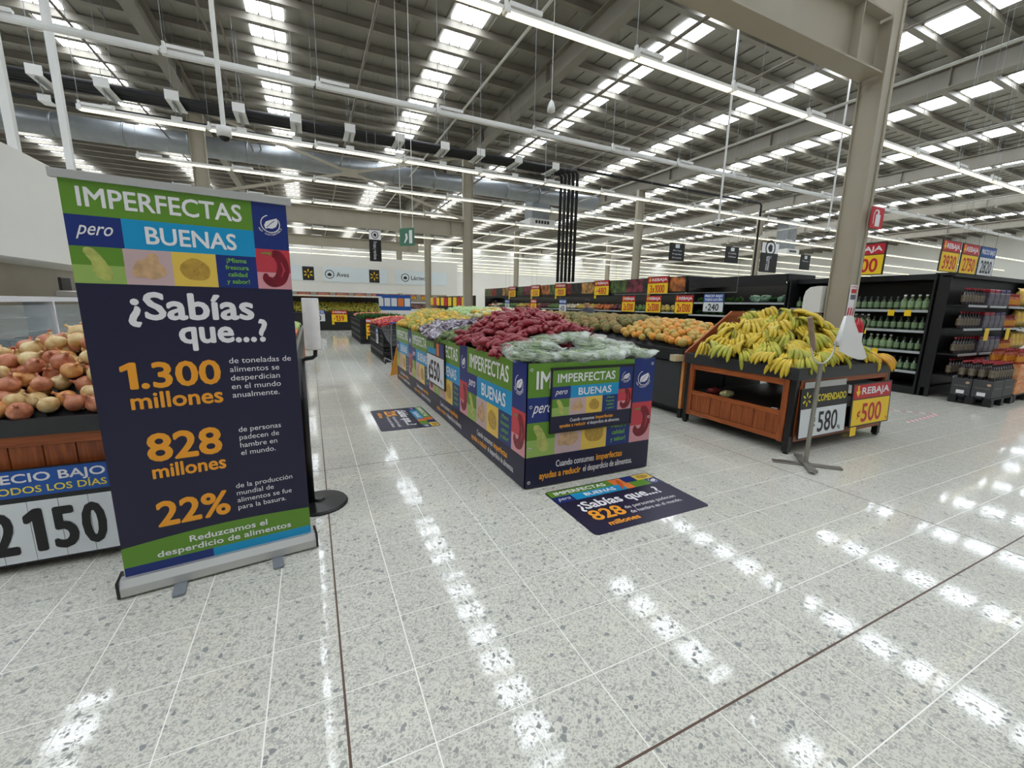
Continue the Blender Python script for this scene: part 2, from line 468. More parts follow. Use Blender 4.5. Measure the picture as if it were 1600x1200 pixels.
for x, y, lb in ((7.25, 20.5, 'cream steel column rising from the produce islands beside the refrigeration pipes'),
                 (18.2, 20.7, 'cream steel column behind the refrigerated wall cases'), (-3.45, 20.7, 'cream steel column behind the top of the roll-up banner'),
                 (7.9, 31, 'slim cream column with a small brown notice, before the dairy sign'), (7.1, 37.5, 'cream column standing by the poultry counter'),
                 (18.2, 37.5, 'cream column far back by the white wall'), (29.1, 20.6, 'cream column in the far aisles'), (29.1, 37.5, 'cream column deep in the hall'),
                 (29.1, 3.7, 'cream column far down the right hand aisles'), (40, 20.6, 'cream column at the far right of the hall')):
    h_column(x, y, 8.3, 0.42 if y < 30 else 0.36, 0.22, lb, 0.5)
def tie_beam(x0, x1, y, z0, z1, label):
    t = thing('tie_beam', label, 'beam', (x0, y, z0), 0)
    L_ = x1-x0; h = z1-z0
    MB().box(0, L_, -0.011, 0.011, 0.02, h-0.02).build('web', M_STEEL, t)
    MB().box(0, L_, -0.14, 0.14, 0, 0.02).build('flange', M_STEEL, t)
    MB().box(0, L_, -0.14, 0.14, h-0.02, h).build('flange', M_STEEL, t)
    for k in (0.45, L_-0.62):
        MB().box(k, k+0.016, -0.13, 0.13, 0.02, h-0.02).build('stiffener', M_STEEL, t)
tie_beam(-3.3, 7.17, 3.72, 4.66, 5.36, 'deep steel tie beam bolted to the column by the banana table')
tie_beam(-3.3, 7.0, 20.5, 4.72, 5.42, 'steel tie beam below the crossed braces')
tie_beam(-3.3, 7.0, 30, 4.9, 5.5, 'far steel tie beam in front of the counters')
def brace(y, z0, z1, label):
    t = thing('cross_brace', label, 'brace', (0, y, 0), 0)
    a, b, c, d = Vector((-3.2, 0, z0)), Vector((7.0, 0, z1)), Vector((-3.2, 0, z1)), Vector((7.0, 0, z0))
    for p, q in ((a, b), (c, d)):
        MB().path([p, q], 0.07, 4).build('brace_bar', M_STEEL, t)
    MB().box(1.60, 2.20, -0.08, 0.08, (z0+z1)/2-0.15, (z0+z1)/2+0.15).build('gusset', M_STEEL, t)
brace(20.18, 5.45, 8.25, 'crossed pale steel wind braces above the tie beam')

# ------------------------------------------------------------------ rows of strip lights
LZ = 5.70
FL = 2.44
house_me = MB().box(0.02, FL-0.02, -0.035, 0.035, 0, 0.045).box(0.0, FL, -0.012, 0.012, 0.045, 0.075).mesh('housing', M_WHITE)
def diff_me(name, m): return MB().box(0.05, FL-0.05, -0.045, 0.045, -0.04, 0.0).mesh(name, m)
diff_on, diff_off = diff_me('diffuser', M_TUBE), diff_me('diffuser', M_TUBE_OFF)
drv_me = MB().box(0.08, 0.62, -0.05, 0.05, 0.076, 0.135).mesh('driver_box', M_WHITE)
brk_me = MB().box(0.0, 0.09, -0.055, 0.055, -0.03, 0.08).box(0.02, 0.06, -0.03, 0.03, 0.08, 0.17).mesh('bracket', M_WHITE)
rod_me = MB().path([(0.04, 0, 0.17), (0.04, 0, 3.2)], 0.006, 4).mesh('hanger_rod', M_GALV)
ROWS = [-4.6, -0.94, 2.73, 6.40, 10.07, 13.75, 17.42, 21.1, 24.75, 28.4, 32.1, 35.8, 39.4, 43.1, 46.8, 50.5, 54.1]
cand = []
for ri, y in enumerate(ROWS):
    for k in range(27):
        x = -4.5+FL*k
        q = to_px((x+FL/2, y, LZ)); vis = bool(q) and -150 < q[0] < 1750 and -150 < q[1] < 600
        near = q[2] if q else 99
        if not vis and (x > 22 or y > 30): continue
        cand.append((0 if vis else 1, near, x, y))
cand.sort()
mb_on = MB(); first = None
for n, (inv, near, x, y) in enumerate(cand):
    lit = abs(y-10.07) > 0.1
    if n < 285 and not inv:
        lb = 'lit white linear strip light hung in a row under the roof' if lit else 'unlit white linear strip light in the dark row'
        t = thing('strip_light', lb, 'light', (x, y, LZ), 0, 'lit strip lights under the roof' if lit else 'unlit strip lights')
        link('housing', house_me, t); link('diffuser', diff_on if lit else diff_off, t)
        if near < 30:
            link('driver_box', drv_me, t); link('bracket', brk_me, t)
        if near < 18: link('hanger_rod', rod_me, t)
    elif lit:
        mb_on.cur = 0; mb_on.box(x+0.05, x+FL-0.05, y-0.045, y+0.045, LZ-0.04, LZ)
        mb_on.cur = 1; mb_on.box(x, x+FL, y-0.035, y+0.035, LZ, LZ+0.06)
mb_on.build('distant_strip_lights', [M_TUBE, M_WHITE], kind='stuff', label='further rows of lit white strip lights', cat='lights')
# ------------------------------------------------------------------ printed artwork of the campaign
P_GREEN = mat('print_green', (96, 142, 40), 0.38)
P_NAVY = mat('print_night_blue', (23, 21, 54), 0.40)
P_BLUE = mat('print_royal_blue', (18, 44, 116), 0.38)
P_CYAN = mat('print_cyan', (4, 148, 200), 0.38)
P_WHITE = mat('print_white', (236, 234, 236), 0.45)
P_ORANGE = mat('print_orange', (240, 160, 38), 0.45)
P_LIME = mat('print_lime', (116, 182, 56), 0.45)
P_MAUVE = mat('print_mauve', (200, 172, 172), 0.4)
P_YEL = mat('print_straw', (232, 196, 84), 0.4)
P_PINK = mat('print_pink', (214, 150, 156), 0.4)
P_CORAL = mat('print_coral', (196, 58, 70), 0.4)
P_LEAFG = mat('print_leaf_green', (150, 180, 92), 0.4)
P_SQUASH = mat('print_squash', (190, 196, 104), 0.4, var=0.3, scale=25)
P_GING = mat('print_ginger', (214, 174, 130), 0.4, var=0.3, scale=22)
P_POT = mat('print_potato', (198, 158, 64), 0.4, var=0.25, scale=30)
P_PEP = mat('print_pepper', (132, 12, 36), 0.35, var=0.35, scale=14)
P_STEM = mat('print_stem', (120, 140, 60), 0.4)
P_BLACK = mat('print_black', (18, 18, 20), 0.45)
P_RED = mat('sign_red', (196, 26, 40), 0.4)
P_SYEL = mat('sign_yellow', (246, 206, 28), 0.4)
P_SBLUE = mat('sign_blue', (22, 84, 166), 0.4)
P_SWHITE = mat('sign_white', (226, 230, 232), 0.4)
P_LYEL = mat('letter_yellow', (244, 224, 70), 0.4)
P_CARROT = mat('print_carrot', (226, 124, 52), 0.4)
P_SIGNFRAME = mat('sign_frame_black', (20, 20, 22), 0.35)

def T(part, m, F, s, u, v, name='lettering', **k):
    mb = MB(); put_text(mb, F, s, u, v, **k); return mb.build(name, m, part)
def blob(F, cu, cv, pts, d, mb):
    mb.add([F.p(cu+a, cv+b, d) for a, b in pts], [tuple(range(len(pts)))])
def lump(rx, ry, seed, n=18, amp=0.12):
    r = random.Random(seed); ph = [r.uniform(0, 6.28) for _ in range(3)]
    out = []
    for i in range(n):
        q = 2*PI*i/n
        k = 1+amp*(math.sin(2*q+ph[0])*0.5+math.sin(3*q+ph[1])*0.5+0.4*math.sin(5*q+ph[2]))
        out.append((rx*k*math.cos(q), ry*k*math.sin(q)))
    return out
def ribbon(F, pts, ws, d, mb):
    """flat strip of varying width along points, smoothed when few are given"""
    if 3 < len(pts) < 12:
        P_, W_ = [], []
        for i in range(len(pts)-1):
            a, b, c, e = pts[max(i-1, 0)], pts[i], pts[i+1], pts[min(i+2, len(pts)-1)]
            for k in range(5):
                q = k/5
                P_.append(tuple(0.5*(2*b[j]+(c[j]-a[j])*q+(2*a[j]-5*b[j]+4*c[j]-e[j])*q*q+(3*b[j]-a[j]-3*c[j]+e[j])*q**3) for j in (0, 1)))
                W_.append(ws[i]+(ws[i+1]-ws[i])*q)
        pts, ws = P_+[pts[-1]], W_+[ws[-1]]
    L_, R_ = [], []
    for i, (x, y) in enumerate(pts):
        a = pts[max(i-1, 0)]; b = pts[min(i+1, len(pts)-1)]
        tx, ty = b[0]-a[0], b[1]-a[1]; l = math.hypot(tx, ty) or 1
        L_.append((x-ty/l*ws[i], y+tx/l*ws[i])); R_.append((x+ty/l*ws[i], y-tx/l*ws[i]))
    n = len(pts)
    mb.add([F.p(a, b, d) for a, b in L_+R_], [(i+1, i, n+i, n+i+1) for i in range(n-1)])
def emblem(part, F, cu, cv, r, arc=True):
    """white leaf in an open ring with small words along its foot"""
    mb = MB()
    pts = [(cu+r*math.cos(R(a)), cv+r*math.sin(R(a))) for a in range(105, 395, 12)]
    ribbon(F, pts, [r*0.05]*len(pts), 0.0022, mb)
    leaf = [(-0.55, -0.62), (-0.68, -0.2), (-0.45, 0.25), (0.05, 0.48), (0.75, 0.72), (0.82, 0.2), (0.6, -0.3), (0.15, -0.55), (-0.3, -0.5)]
    blob(F, cu, cv, [(a*r, b*r) for a, b in reversed(leaf)], 0.0022, mb)
    mb.build('emblem', P_WHITE, part, label='white leaf emblem in an open ring')
    mb = MB(); ribbon(F, [(cu-0.42*r, cv-0.42*r), (cu, cv), (cu+0.5*r, cv+0.42*r)], [r*0.035]*3, 0.003, mb)
    mb.build('emblem_vein', P_BLUE, part)
    if arc:
        s = 'MÁS SUSTENTABLE'; mb = MB(); n = len(s)
        for i, ch in enumerate(s):
            if ch == ' ': continue
            a = R(205+130*i/(n-1))
            put_text(mb, F, ch, cu+1.36*r*math.cos(a), cv+1.36*r*math.sin(a), h=0.2*r, d=0.0022, bold=0.02, align='c', rot=a+PI/2)
        mb.build('emblem_words', P_WHITE, part, kind='stuff')
def veg(part, F, kind, cu, cv, s):
    mb = MB()
    if kind == 'squash':
        ribbon(F, [(cu-0.28*s, cv+0.40*s), (cu-0.16*s, cv+0.36*s), (cu-0.02*s, cv+0.14*s), (cu+0.05*s, cv-0.12*s), (cu+0.12*s, cv-0.32*s), (cu+0.12*s, cv-0.42*s)], [0.06*s, 0.13*s, 0.14*s, 0.2*s, 0.17*s, 0.06*s], 0.0018, mb)
        mb.build('squash_print', P_SQUASH, part)
    elif kind == 'ginger':
        blob(F, cu, cv-0.04*s, lump(0.36*s, 0.33*s, 3, amp=0.16), 0.0018, mb); blob(F, cu+0.1*s, cv+0.22*s, lump(0.16*s, 0.2*s, 5), 0.0022, mb); blob(F, cu-0.28*s, cv-0.2*s, lump(0.12*s, 0.1*s, 8), 0.0026, mb)
        mb.build('ginger_print', P_GING, part)
    elif kind == 'potato':
        blob(F, cu, cv, lump(0.38*s, 0.34*s, 11, amp=0.07), 0.0018, mb); mb.build('potato_print', P_POT, part)
        m2 = MB(); r = random.Random(2)
        for k in range(7): blob(F, cu+r.uniform(-.22, .22)*s, cv+r.uniform(-.2, .2)*s, lump(0.018*s, 0.012*s, k, n=6), 0.0024, m2)
        m2.build('potato_eye_print', mat('print_potato_eye', (120, 84, 30), 0.5), part)
    elif kind == 'pepper':
        ribbon(F, [(cu-0.02*s, cv+0.50*s), (cu+0.14*s, cv+0.46*s), (cu+0.26*s, cv+0.22*s), (cu+0.26*s, cv-0.08*s), (cu+0.14*s, cv-0.34*s), (cu-0.08*s, cv-0.42*s), (cu-0.24*s, cv-0.30*s), (cu-0.25*s, cv-0.14*s)], [0.10*s, 0.16*s, 0.17*s, 0.19*s, 0.19*s, 0.16*s, 0.12*s, 0.04*s], 0.0018, mb)
        mb.build('pepper_print', P_PEP, part)
        m2 = MB(); ribbon(F, [(cu-0.34*s, cv+0.5*s), (cu-0.2*s, cv+0.52*s), (cu-0.06*s, cv+0.5*s)], [0.02*s, 0.025*s, 0.05*s], 0.0024, m2); m2.build('pepper_stem_print', P_STEM, part)
        m3_ = MB(); ribbon(F, [(cu+0.22*s, cv+0.25*s), (cu+0.3*s, cv), (cu+0.2*s, cv-0.25*s)], [0.012*s, 0.03*s, 0.012*s], 0.0026, m3_); m3_.build('pepper_sheen_print', P_CORAL, part)
def campaign(part, F, U, V, foot=True, arc=True, cut=None):
    """the campaign panel on a sheet U wide, V high; bands follow the printed sheet"""
    if foot: b1, b2, b3 = 0.735*V, 0.535*V, 0.255*V
    else: b1, b2, b3 = 0.655*V, 0.36*V, 0.0
    c0 = 0.815*U
    mb = MB(); rect(mb, F, 0, c0, b1, V); mb.build('print_panel', P_GREEN, part)
    mb = MB(); rect(mb, F, 0, 0.215*U, b2, b1); mb.build('print_panel', P_BLUE, part)
    mb = MB(); rect(mb, F, 0.215*U, c0, b2, b1); mb.build('print_panel', P_CYAN, part)
    cs = b2+0.40*(b1-b2) if foot else 0.46*V
    mb = MB(); rect(mb, F, c0, U, cs, V); mb.build('print_panel', P_BLUE, part)
    mb = MB(); rect(mb, F, c0, U, b3+0.42*(cs-b3), cs); mb.build('print_panel', P_CORAL, part)
    mb = MB(); rect(mb, F, c0, U, b3, b3+0.42*(cs-b3)); mb.build('print_panel', P_PINK, part)
    w = 0.204*U
    q1 = b3+0.5*(b2-b3)
    mb = MB(); rect(mb, F, 0, w, q1, b2); mb.build('print_panel', P_GREEN, part)
    mb = MB(); rect(mb, F, 0, w, b3, q1); mb.build('print_panel', P_LEAFG, part)
    mb = MB(); rect(mb, F, w, 2*w, b3, b2); mb.build('print_panel', P_MAUVE, part)
    mb = MB(); rect(mb, F, 2*w, 3*w, b3, b2); mb.build('print_panel', P_YEL, part)
    mb = MB(); rect(mb, F, 3*w, c0, b3, b2); mb.build('print_panel', P_BLUE, part)
    s = min(w, b2-b3)*0.98; cy = (b2+b3)/2
    veg(part, F, 'squash', 0.5*w, cy, s); veg(part, F, 'ginger', 1.5*w, cy, s); veg(part, F, 'potato', 2.5*w, cy, s)
    veg(part, F, 'pepper', (c0+U)/2, (b3+cs)/2, min((U-c0)*1.0, (cs-b3)*0.8))
    emblem(part, F, (c0+U)/2, (V+cs)/2+0.02*V, min(U-c0, V-cs)*0.27, arc)
    gh = V-b1
    T(part, P_WHITE, F, 'IMPERFECTAS', 0.06*U, b1+0.25*gh, w=0.70*U, h=0.52*gh, bold=0.018)
    T(part, P_WHITE, F, 'BUENAS', 0.31*U, b2+0.22*(b1-b2), w=0.41*U, h=0.58*(b1-b2), bold=0.02)
    T(part, P_WHITE, F, 'pero', 0.04*U, b2+0.38*(b1-b2), w=0.13*U, h=0.45*(b1-b2), bold=0.005, shear=0.32)
    lh = (b2-b3)/4.6
    for i, t in enumerate(('¡Misma', 'frescura', 'calidad', 'y sabor!')):
        T(part, P_LIME, F, t, 3.5*w, b2-lh*(i+0.98), h=lh*0.62, bold=0.02, align='c', squeeze=min(1, w*0.78/(lh*0.62/0.7*4.0)))
    if foot:
        mb = MB(); rect(mb, F, 0, U, 0, b3); mb.build('print_panel', P_NAVY, part)
        h = 0.055*V
        T(part, P_WHITE, F, 'Cuando consumes', 0.22*U, 0.145*V, w=0.30*U, h=h, bold=0.01)
        T(part, P_ORANGE, F, 'imperfectas', 0.54*U, 0.145*V, w=0.22*U, h=h, bold=0.03)
        T(part, P_ORANGE, F, 'ayudas a reducir', 0.10*U, 0.062*V, w=0.315*U, h=h, bold=0.03)
        T(part, P_WHITE, F, 'el desperdicio de alimentos.', 0.435*U, 0.062*V, w=0.42*U, h=h, bold=0.01)

# ------------------------------------------------------------------ roll-up banner
ban = thing('roll_up_banner', 'tall roll-up banner asking ¿Sabías que...? with orange figures on night blue', 'banner', (-0.512, 2.613, 0), R(6.9))
BW, BH = 0.86, 1.93
mb = MB(); mb.prism([(-0.055, 0.015), (0.06, 0.015), (0.05, 0.075), (0.012, 0.095), (-0.03, 0.095), (-0.055, 0.06)], -0.455, 0.455, Matrix(((0, 0, 1, 0), (1, 0, 0, 0), (0, 1, 0, 0), (0, 0, 0, 1))))
cass = mb.build('base_cassette', M_ALU, ban, label='brushed aluminium base')
for s in (-1, 1):
    MB().box(s*0.455-0.006, s*0.455+0.006, -0.058, 0.063, 0.012, 0.098).build('end_cap', P_SIGNFRAME, cass)
for u in (-0.21, 0.24):
    mb = MB(); mb.prism([(-0.028, -0.15), (-0.022, -0.165), (0.022, -0.165), (0.028, -0.15), (0.028, 0.16), (-0.028, 0.16)], 0.002, 0.014, Matrix.Translation((u, 0, 0)))
    mb.build('foot', mat('grey_foot', (128, 132, 140), 0.4), ban)
MB().box(-0.455, 0.455, -0.02, 0.008, 1.995, 2.03).build('top_rail', M_ALU, ban)
MB().path([(0, 0.035, 0.05), (0, 0.02, 2.0)], 0.011, 8).build('support_pole', M_ALU, ban)
sheet = MB().box(-BW/2, BW/2, -0.0045, -0.003, 0.08, 2.0).build('banner_sheet', P_NAVY, ban)
F = Face((-BW/2, -0.0046, 0.08), (1, 0, 0), (0, 0, 1))
TOP = 1.925
# top campaign block reaches from 1.42 up to the rail
FB = Face((-BW/2, -0.0046, 0.08+1.478), (1, 0, 0), (0, 0, 1))
campaign(sheet, FB, BW, TOP-1.478, foot=False)
T(sheet, P_WHITE, F, '¿Sabías', 0.165, 1.318, w=0.50, h=0.125, bold=0.032)
T(sheet, P_WHITE, F, 'que...?', 0.345, 1.200, w=0.375, h=0.115, bold=0.032)
T(sheet, P_ORANGE, F, '1.300', 0.105, 0.985, w=0.385, h=0.122, bold=0.03)
T(sheet, P_ORANGE, F, 'millones', 0.125, 0.882, w=0.365, h=0.080, bold=0.025)
T(sheet, P_ORANGE, F, '828', 0.16, 0.608, w=0.30, h=0.140, bold=0.03)
T(sheet, P_ORANGE, F, 'millones', 0.165, 0.515, w=0.305, h=0.072, bold=0.025)
T(sheet, P_ORANGE, F, '22%', 0.16, 0.252, w=0.305, h=0.132, bold=0.03)
for i, t in enumerate(('de toneladas de', 'alimentos se', 'desperdician', 'en el mundo', 'anualmente.')):
    T(sheet, P_WHITE, F, t, 0.535, 1.085-i*0.0465, h=0.030, bold=0.0, squeeze=1.08)
for i, t in enumerate(('de personas', 'padecen de', 'hambre en', 'el mundo.')):
    T(sheet, P_WHITE, F, t, 0.545, 0.705-i*0.0445, h=0.029, bold=0.0, squeeze=1.02)
for i, t in enumerate(('de la producción', 'mundial de', 'alimentos se fue', 'para la basura.')):
    T(sheet, P_WHITE, F, t, 0.505, 0.385-i*0.0425, h=0.028, bold=0.0, squeeze=1.04)
mb = MB()
n = 14
top = [(BW*i/n, 0.170+0.022*math.sin(PI*i/n)+0.01*i/n) for i in range(n+1)]
mb.add([F.p(u, v, 0.001) for u, v in [(0, 0.062), (BW, 0.062)]+list(reversed(top))], [tuple(range(n+3))])
mb.build('print_panel', P_GREEN, sheet)
mb = MB(); rect(mb, F, 0, 0.43*BW, 0.0, 0.062); mb.build('print_panel', P_BLUE, sheet)
mb = MB(); rect(mb, F, 0.43*BW, BW, 0.0, 0.062); mb.build('print_panel', P_CYAN, sheet)
T(sheet, P_WHITE, F, 'Reduzcamos el', 0.275, 0.130, w=0.36, h=0.034, bold=0.02)
T(sheet, P_WHITE, F, 'desperdicio de alimentos', 0.135, 0.082, w=0.62, h=0.033, bold=0.02)

# ------------------------------------------------------------------ wrapped produce island
IX0, IX1, IY0, IY1, IZ = 1.50, 2.80, 2.845, 8.40, 1.05
isl = thing('wrapped_island', 'long produce island wrapped in green and blue campaign vinyl', 'display', (0, 0, 0), 0)
bins = MB()
bins.box(IX0+0.03, IX1-0.03, IY0+0.03, IY1-0.03, 0.02, 0.93)
bins.build('bin_core', M_BLACK, isl)
mb = MB()
for a, b, c, d in ((IX0+0.02, IX0+0.06, IY0+0.02, IY1-0.02), (IX1-0.06, IX1-0.02, IY0+0.02, IY1-0.02), (IX0+0.06, IX1-0.06, IY0+0.02, IY0+0.06), (IX0+0.06, IX1-0.06, IY1-0.06, IY1-0.02)):
    mb.box(a, b, c, d, 0.93, 1.005)
mb.build('rim', M_BLACK, isl)
fw = MB().box(IX0, IX1, IY0-0.006, IY0, 0.012, IZ).build('front_wrap', P_NAVY, isl)
campaign(fw, Face((IX0, IY0-0.0065, 0.012), (1, 0, 0), (0, 0, 1)), IX1-IX0, IZ-0.012)
bk = MB().box(IX0, IX1, IY1, IY1+0.006, 0.012, IZ).build('back_wrap', P_NAVY, isl)
PWD = (IY1-IY0)/4
for k in range(4):
    y1 = IY0+PWD*k
    # wrinkled vinyl: shallow waves along the top edge and the foot
    mb = MB(); nu, nv = 16, 8
    r = random.Random(40+k)
    vs = []
    for side in (0, 1):
        for j in range(nv+1):
            for i in range(nu+1):
                w = 0.0
                if j > nv-2: w = 0.004*math.sin(i*1.3+k)
                vs.append((IX0-0.003-w if side else IX0+0.003, y1+PWD-PWD*i/nu, 0.012+(IZ-0.012)*j/nv))
    st = (nu+1)*(nv+1)
    fs = []
    for j in range(nv):
        for i in range(nu):
            a = j*(nu+1)+i
            fs.append((st+a, st+a+1, st+a+nu+2, st+a+nu+1)); fs.append((a, a+nu+1, a+nu+2, a+1))
    mb.add(vs, fs)
    sw = mb.build('side_wrap', P_NAVY, isl, smooth=True)
    campaign(sw, Face((IX0-0.0085, y1+PWD, 0.012), (0, -1, 0), (0, 0, 1)), PWD, IZ-0.012, arc=(k == 0))
    sr = MB().box(IX1-0.003, IX1+0.004, y1, y1+PWD, 0.012, IZ).build('side_wrap', P_NAVY, isl)
    campaign(sr, Face((IX1+0.0045, y1, 0.012), (0, 1, 0), (0, 0, 1)), PWD, IZ-0.012, arc=False)
# eyelets at the front corners with zip ties
for x, z in ((IX0+0.03, 1.0), (IX0+0.03, 0.06), (IX1-0.03, 1.0), (IX1-0.03, 0.5), (IX0+0.03, 0.35), (IX0+0.03, 0.7)):
    mt = Matrix.Translation((x, IY0-0.009, z)) @ Matrix.Rotation(PI/2, 4, 'X')
    MB().path([mt @ Vector((0.011*math.cos(a*PI/5), 0.011*math.sin(a*PI/5), 0)) for a in range(11)], 0.0035, 5).build('eyelet', M_ALU, fw)
# framed campaign sign on the island's front
sg = thing('framed_sign', 'small black-framed IMPERFECTAS sign hung on the front of the wrapped island', 'sign', (1.715, IY0-0.014, 0.475))
FW, FH = 0.825, 0.515
MB().box(-0.012, FW+0.012, -0.012, 0.005, -0.012, 0).box(-0.012, FW+0.012, -0.012, 0.005, FH, FH+0.018).box(-0.012, 0, -0.012, 0.005, 0, FH).box(FW, FW+0.012, -0.012, 0.005, 0, FH).build('frame', P_SIGNFRAME, sg)
pn = MB().box(0, FW, -0.006, 0.003, 0, FH).build('sign_sheet', P_NAVY, sg)
campaign(pn, Face((0, -0.0065, 0), (1, 0, 0), (0, 0, 1)), FW, FH)

def price_sign(name, label, loc, rz, W, H, head, head_mat, head_txt_mat, head_txt, body_mat, num, num_mat, tilt=0.0, group=None, unit='', frame=True, hk=0.30, arrow=False, small=None, pre='¢', hang=0.0, tab=False, numw=0.62):
    """two-part price card: header strip over a number panel. Local frame: faces -Y, base centre at origin"""
    t = thing(name, label, 'price sign', loc, rz, group)
    Rm = Matrix.Rotation(tilt, 4, 'X')
    mb = MB(); mb.box(-W/2, W/2, 0.0, 0.012, 0, H, Rm)
    body = mb.build('board', P_SIGNFRAME, t)
    u, v = Rm @ Vector((1, 0, 0)), Rm @ Vector((0, 0, 1))
    Fc = Face(Rm @ Vector((-W/2, -0.0005, 0)), u, v)
    e = 0.03*W if frame else 0.0
    hv = H*(1-hk)
    mb = MB(); rect(mb, Fc, e, W-e, hv+0.01*H, H-e*0.6); mb.build('header_panel', head_mat, body)
    mb = MB(); rect(mb, Fc, e, W-e, e*0.6, hv-0.015*H); mb.build('number_panel', body_mat, body)
    hh = H*hk
    mb = MB()
    lines = head_txt if isinstance(head_txt, (list, tuple)) else [head_txt]
    x0 = e+(0.20*W if arrow else 0.05*W)
    for i, tx in enumerate(lines):
        lh = hh*0.42 if len(lines) == 1 else hh*0.28
        vv = hv+hh*0.30 if len(lines) == 1 else hv+hh*(0.58-0.44*i)
        put_text(mb, Fc, tx, x0, vv, w=(W-e-0.05*W)-x0, h=lh, bold=0.035)
    mb.build('lettering', head_txt_mat, body)
    if arrow:
        mb = MB(); cx, cy, s = e+0.105*W, hv+hh*0.5, hh*0.36
        mb.add([Fc.p(cx+a*s, cy+b*s, 0.002) for a, b in ((-0.28, 1), (-0.28, 0.05), (-0.75, 0.05), (0, -1), (0.75, 0.05), (0.28, 0.05), (0.28, 1))], [(0, 1, 2, 3, 4, 5, 6)])
        mb.build('arrow', P_SYEL, body, label='yellow down arrow')
    mb = MB()
    nh = hv*0.66
    if pre: put_text(mb, Fc, pre, W*0.16, hv*0.36, h=nh*0.42, w=W*0.075, bold=0.02)
    put_text(mb, Fc, num, W*(0.27 if pre else 0.16), hv*0.16, w=W*numw, h=nh, bold=0.02)
    if unit: put_text(mb, Fc, unit, W*0.9, hv*0.14, h=nh*0.14, w=W*0.06, bold=0.01)
    mb.build('price_digits', num_mat, body)
    if tab:
        MB().box(-W*0.47, -W*0.33, -0.004, 0.0, -H*0.2, 0.0, Rm).build('yellow_tab', P_SYEL, t)
    if hang:
        mb = MB()
        for sx in (-0.4, 0.4): mb.path([(sx*W, 0.006, H), (sx*W, 0.006, H+hang)], 0.003, 4)
        mb.build('hanger_wire', M_GALV, t)
    return t
# price sign hung on the island's long side
ps = thing('framed_price_sign', 'black-framed price sign with the digits 550 on the island side', 'price sign', (IX0-0.030, 5.93, 0.40), R(-90))
MB().box(0, 0.90, 0, 0.012, 0, 0.60).build('board', P_SIGNFRAME, ps)
Fp = Face((0, -0.001, 0), (1, 0, 0), (0, 0, 1))
mb = MB(); rect(mb, Fp, 0.03, 0.87, 0.02, 0.40); mb.build('number_panel', P_SWHITE, ps)
mb = MB(); rect(mb, Fp, 0.03, 0.42, 0.42, 0.58); mb.build('print_panel', P_GREEN, ps)
mb = MB(); rect(mb, Fp, 0.10, 0.52, 0.42, 0.50, 0.0015); mb.build('print_panel', P_CYAN, ps)
mb = MB(); rect(mb, Fp, 0.54, 0.66, 0.42, 0.58); mb.build('print_panel', P_CARROT, ps)
mb = MB(); rect(mb, Fp, 0.68, 0.86, 0.42, 0.58); mb.build('print_panel', P_BLUE, ps)
mb = MB(); put_text(mb, Fp, '¢550', 0.12, 0.08, w=0.56, h=0.25, bold=0.03); put_text(mb, Fp, 'Kg', 0.72, 0.08, h=0.05); mb.build('price_digits', P_BLACK, ps)

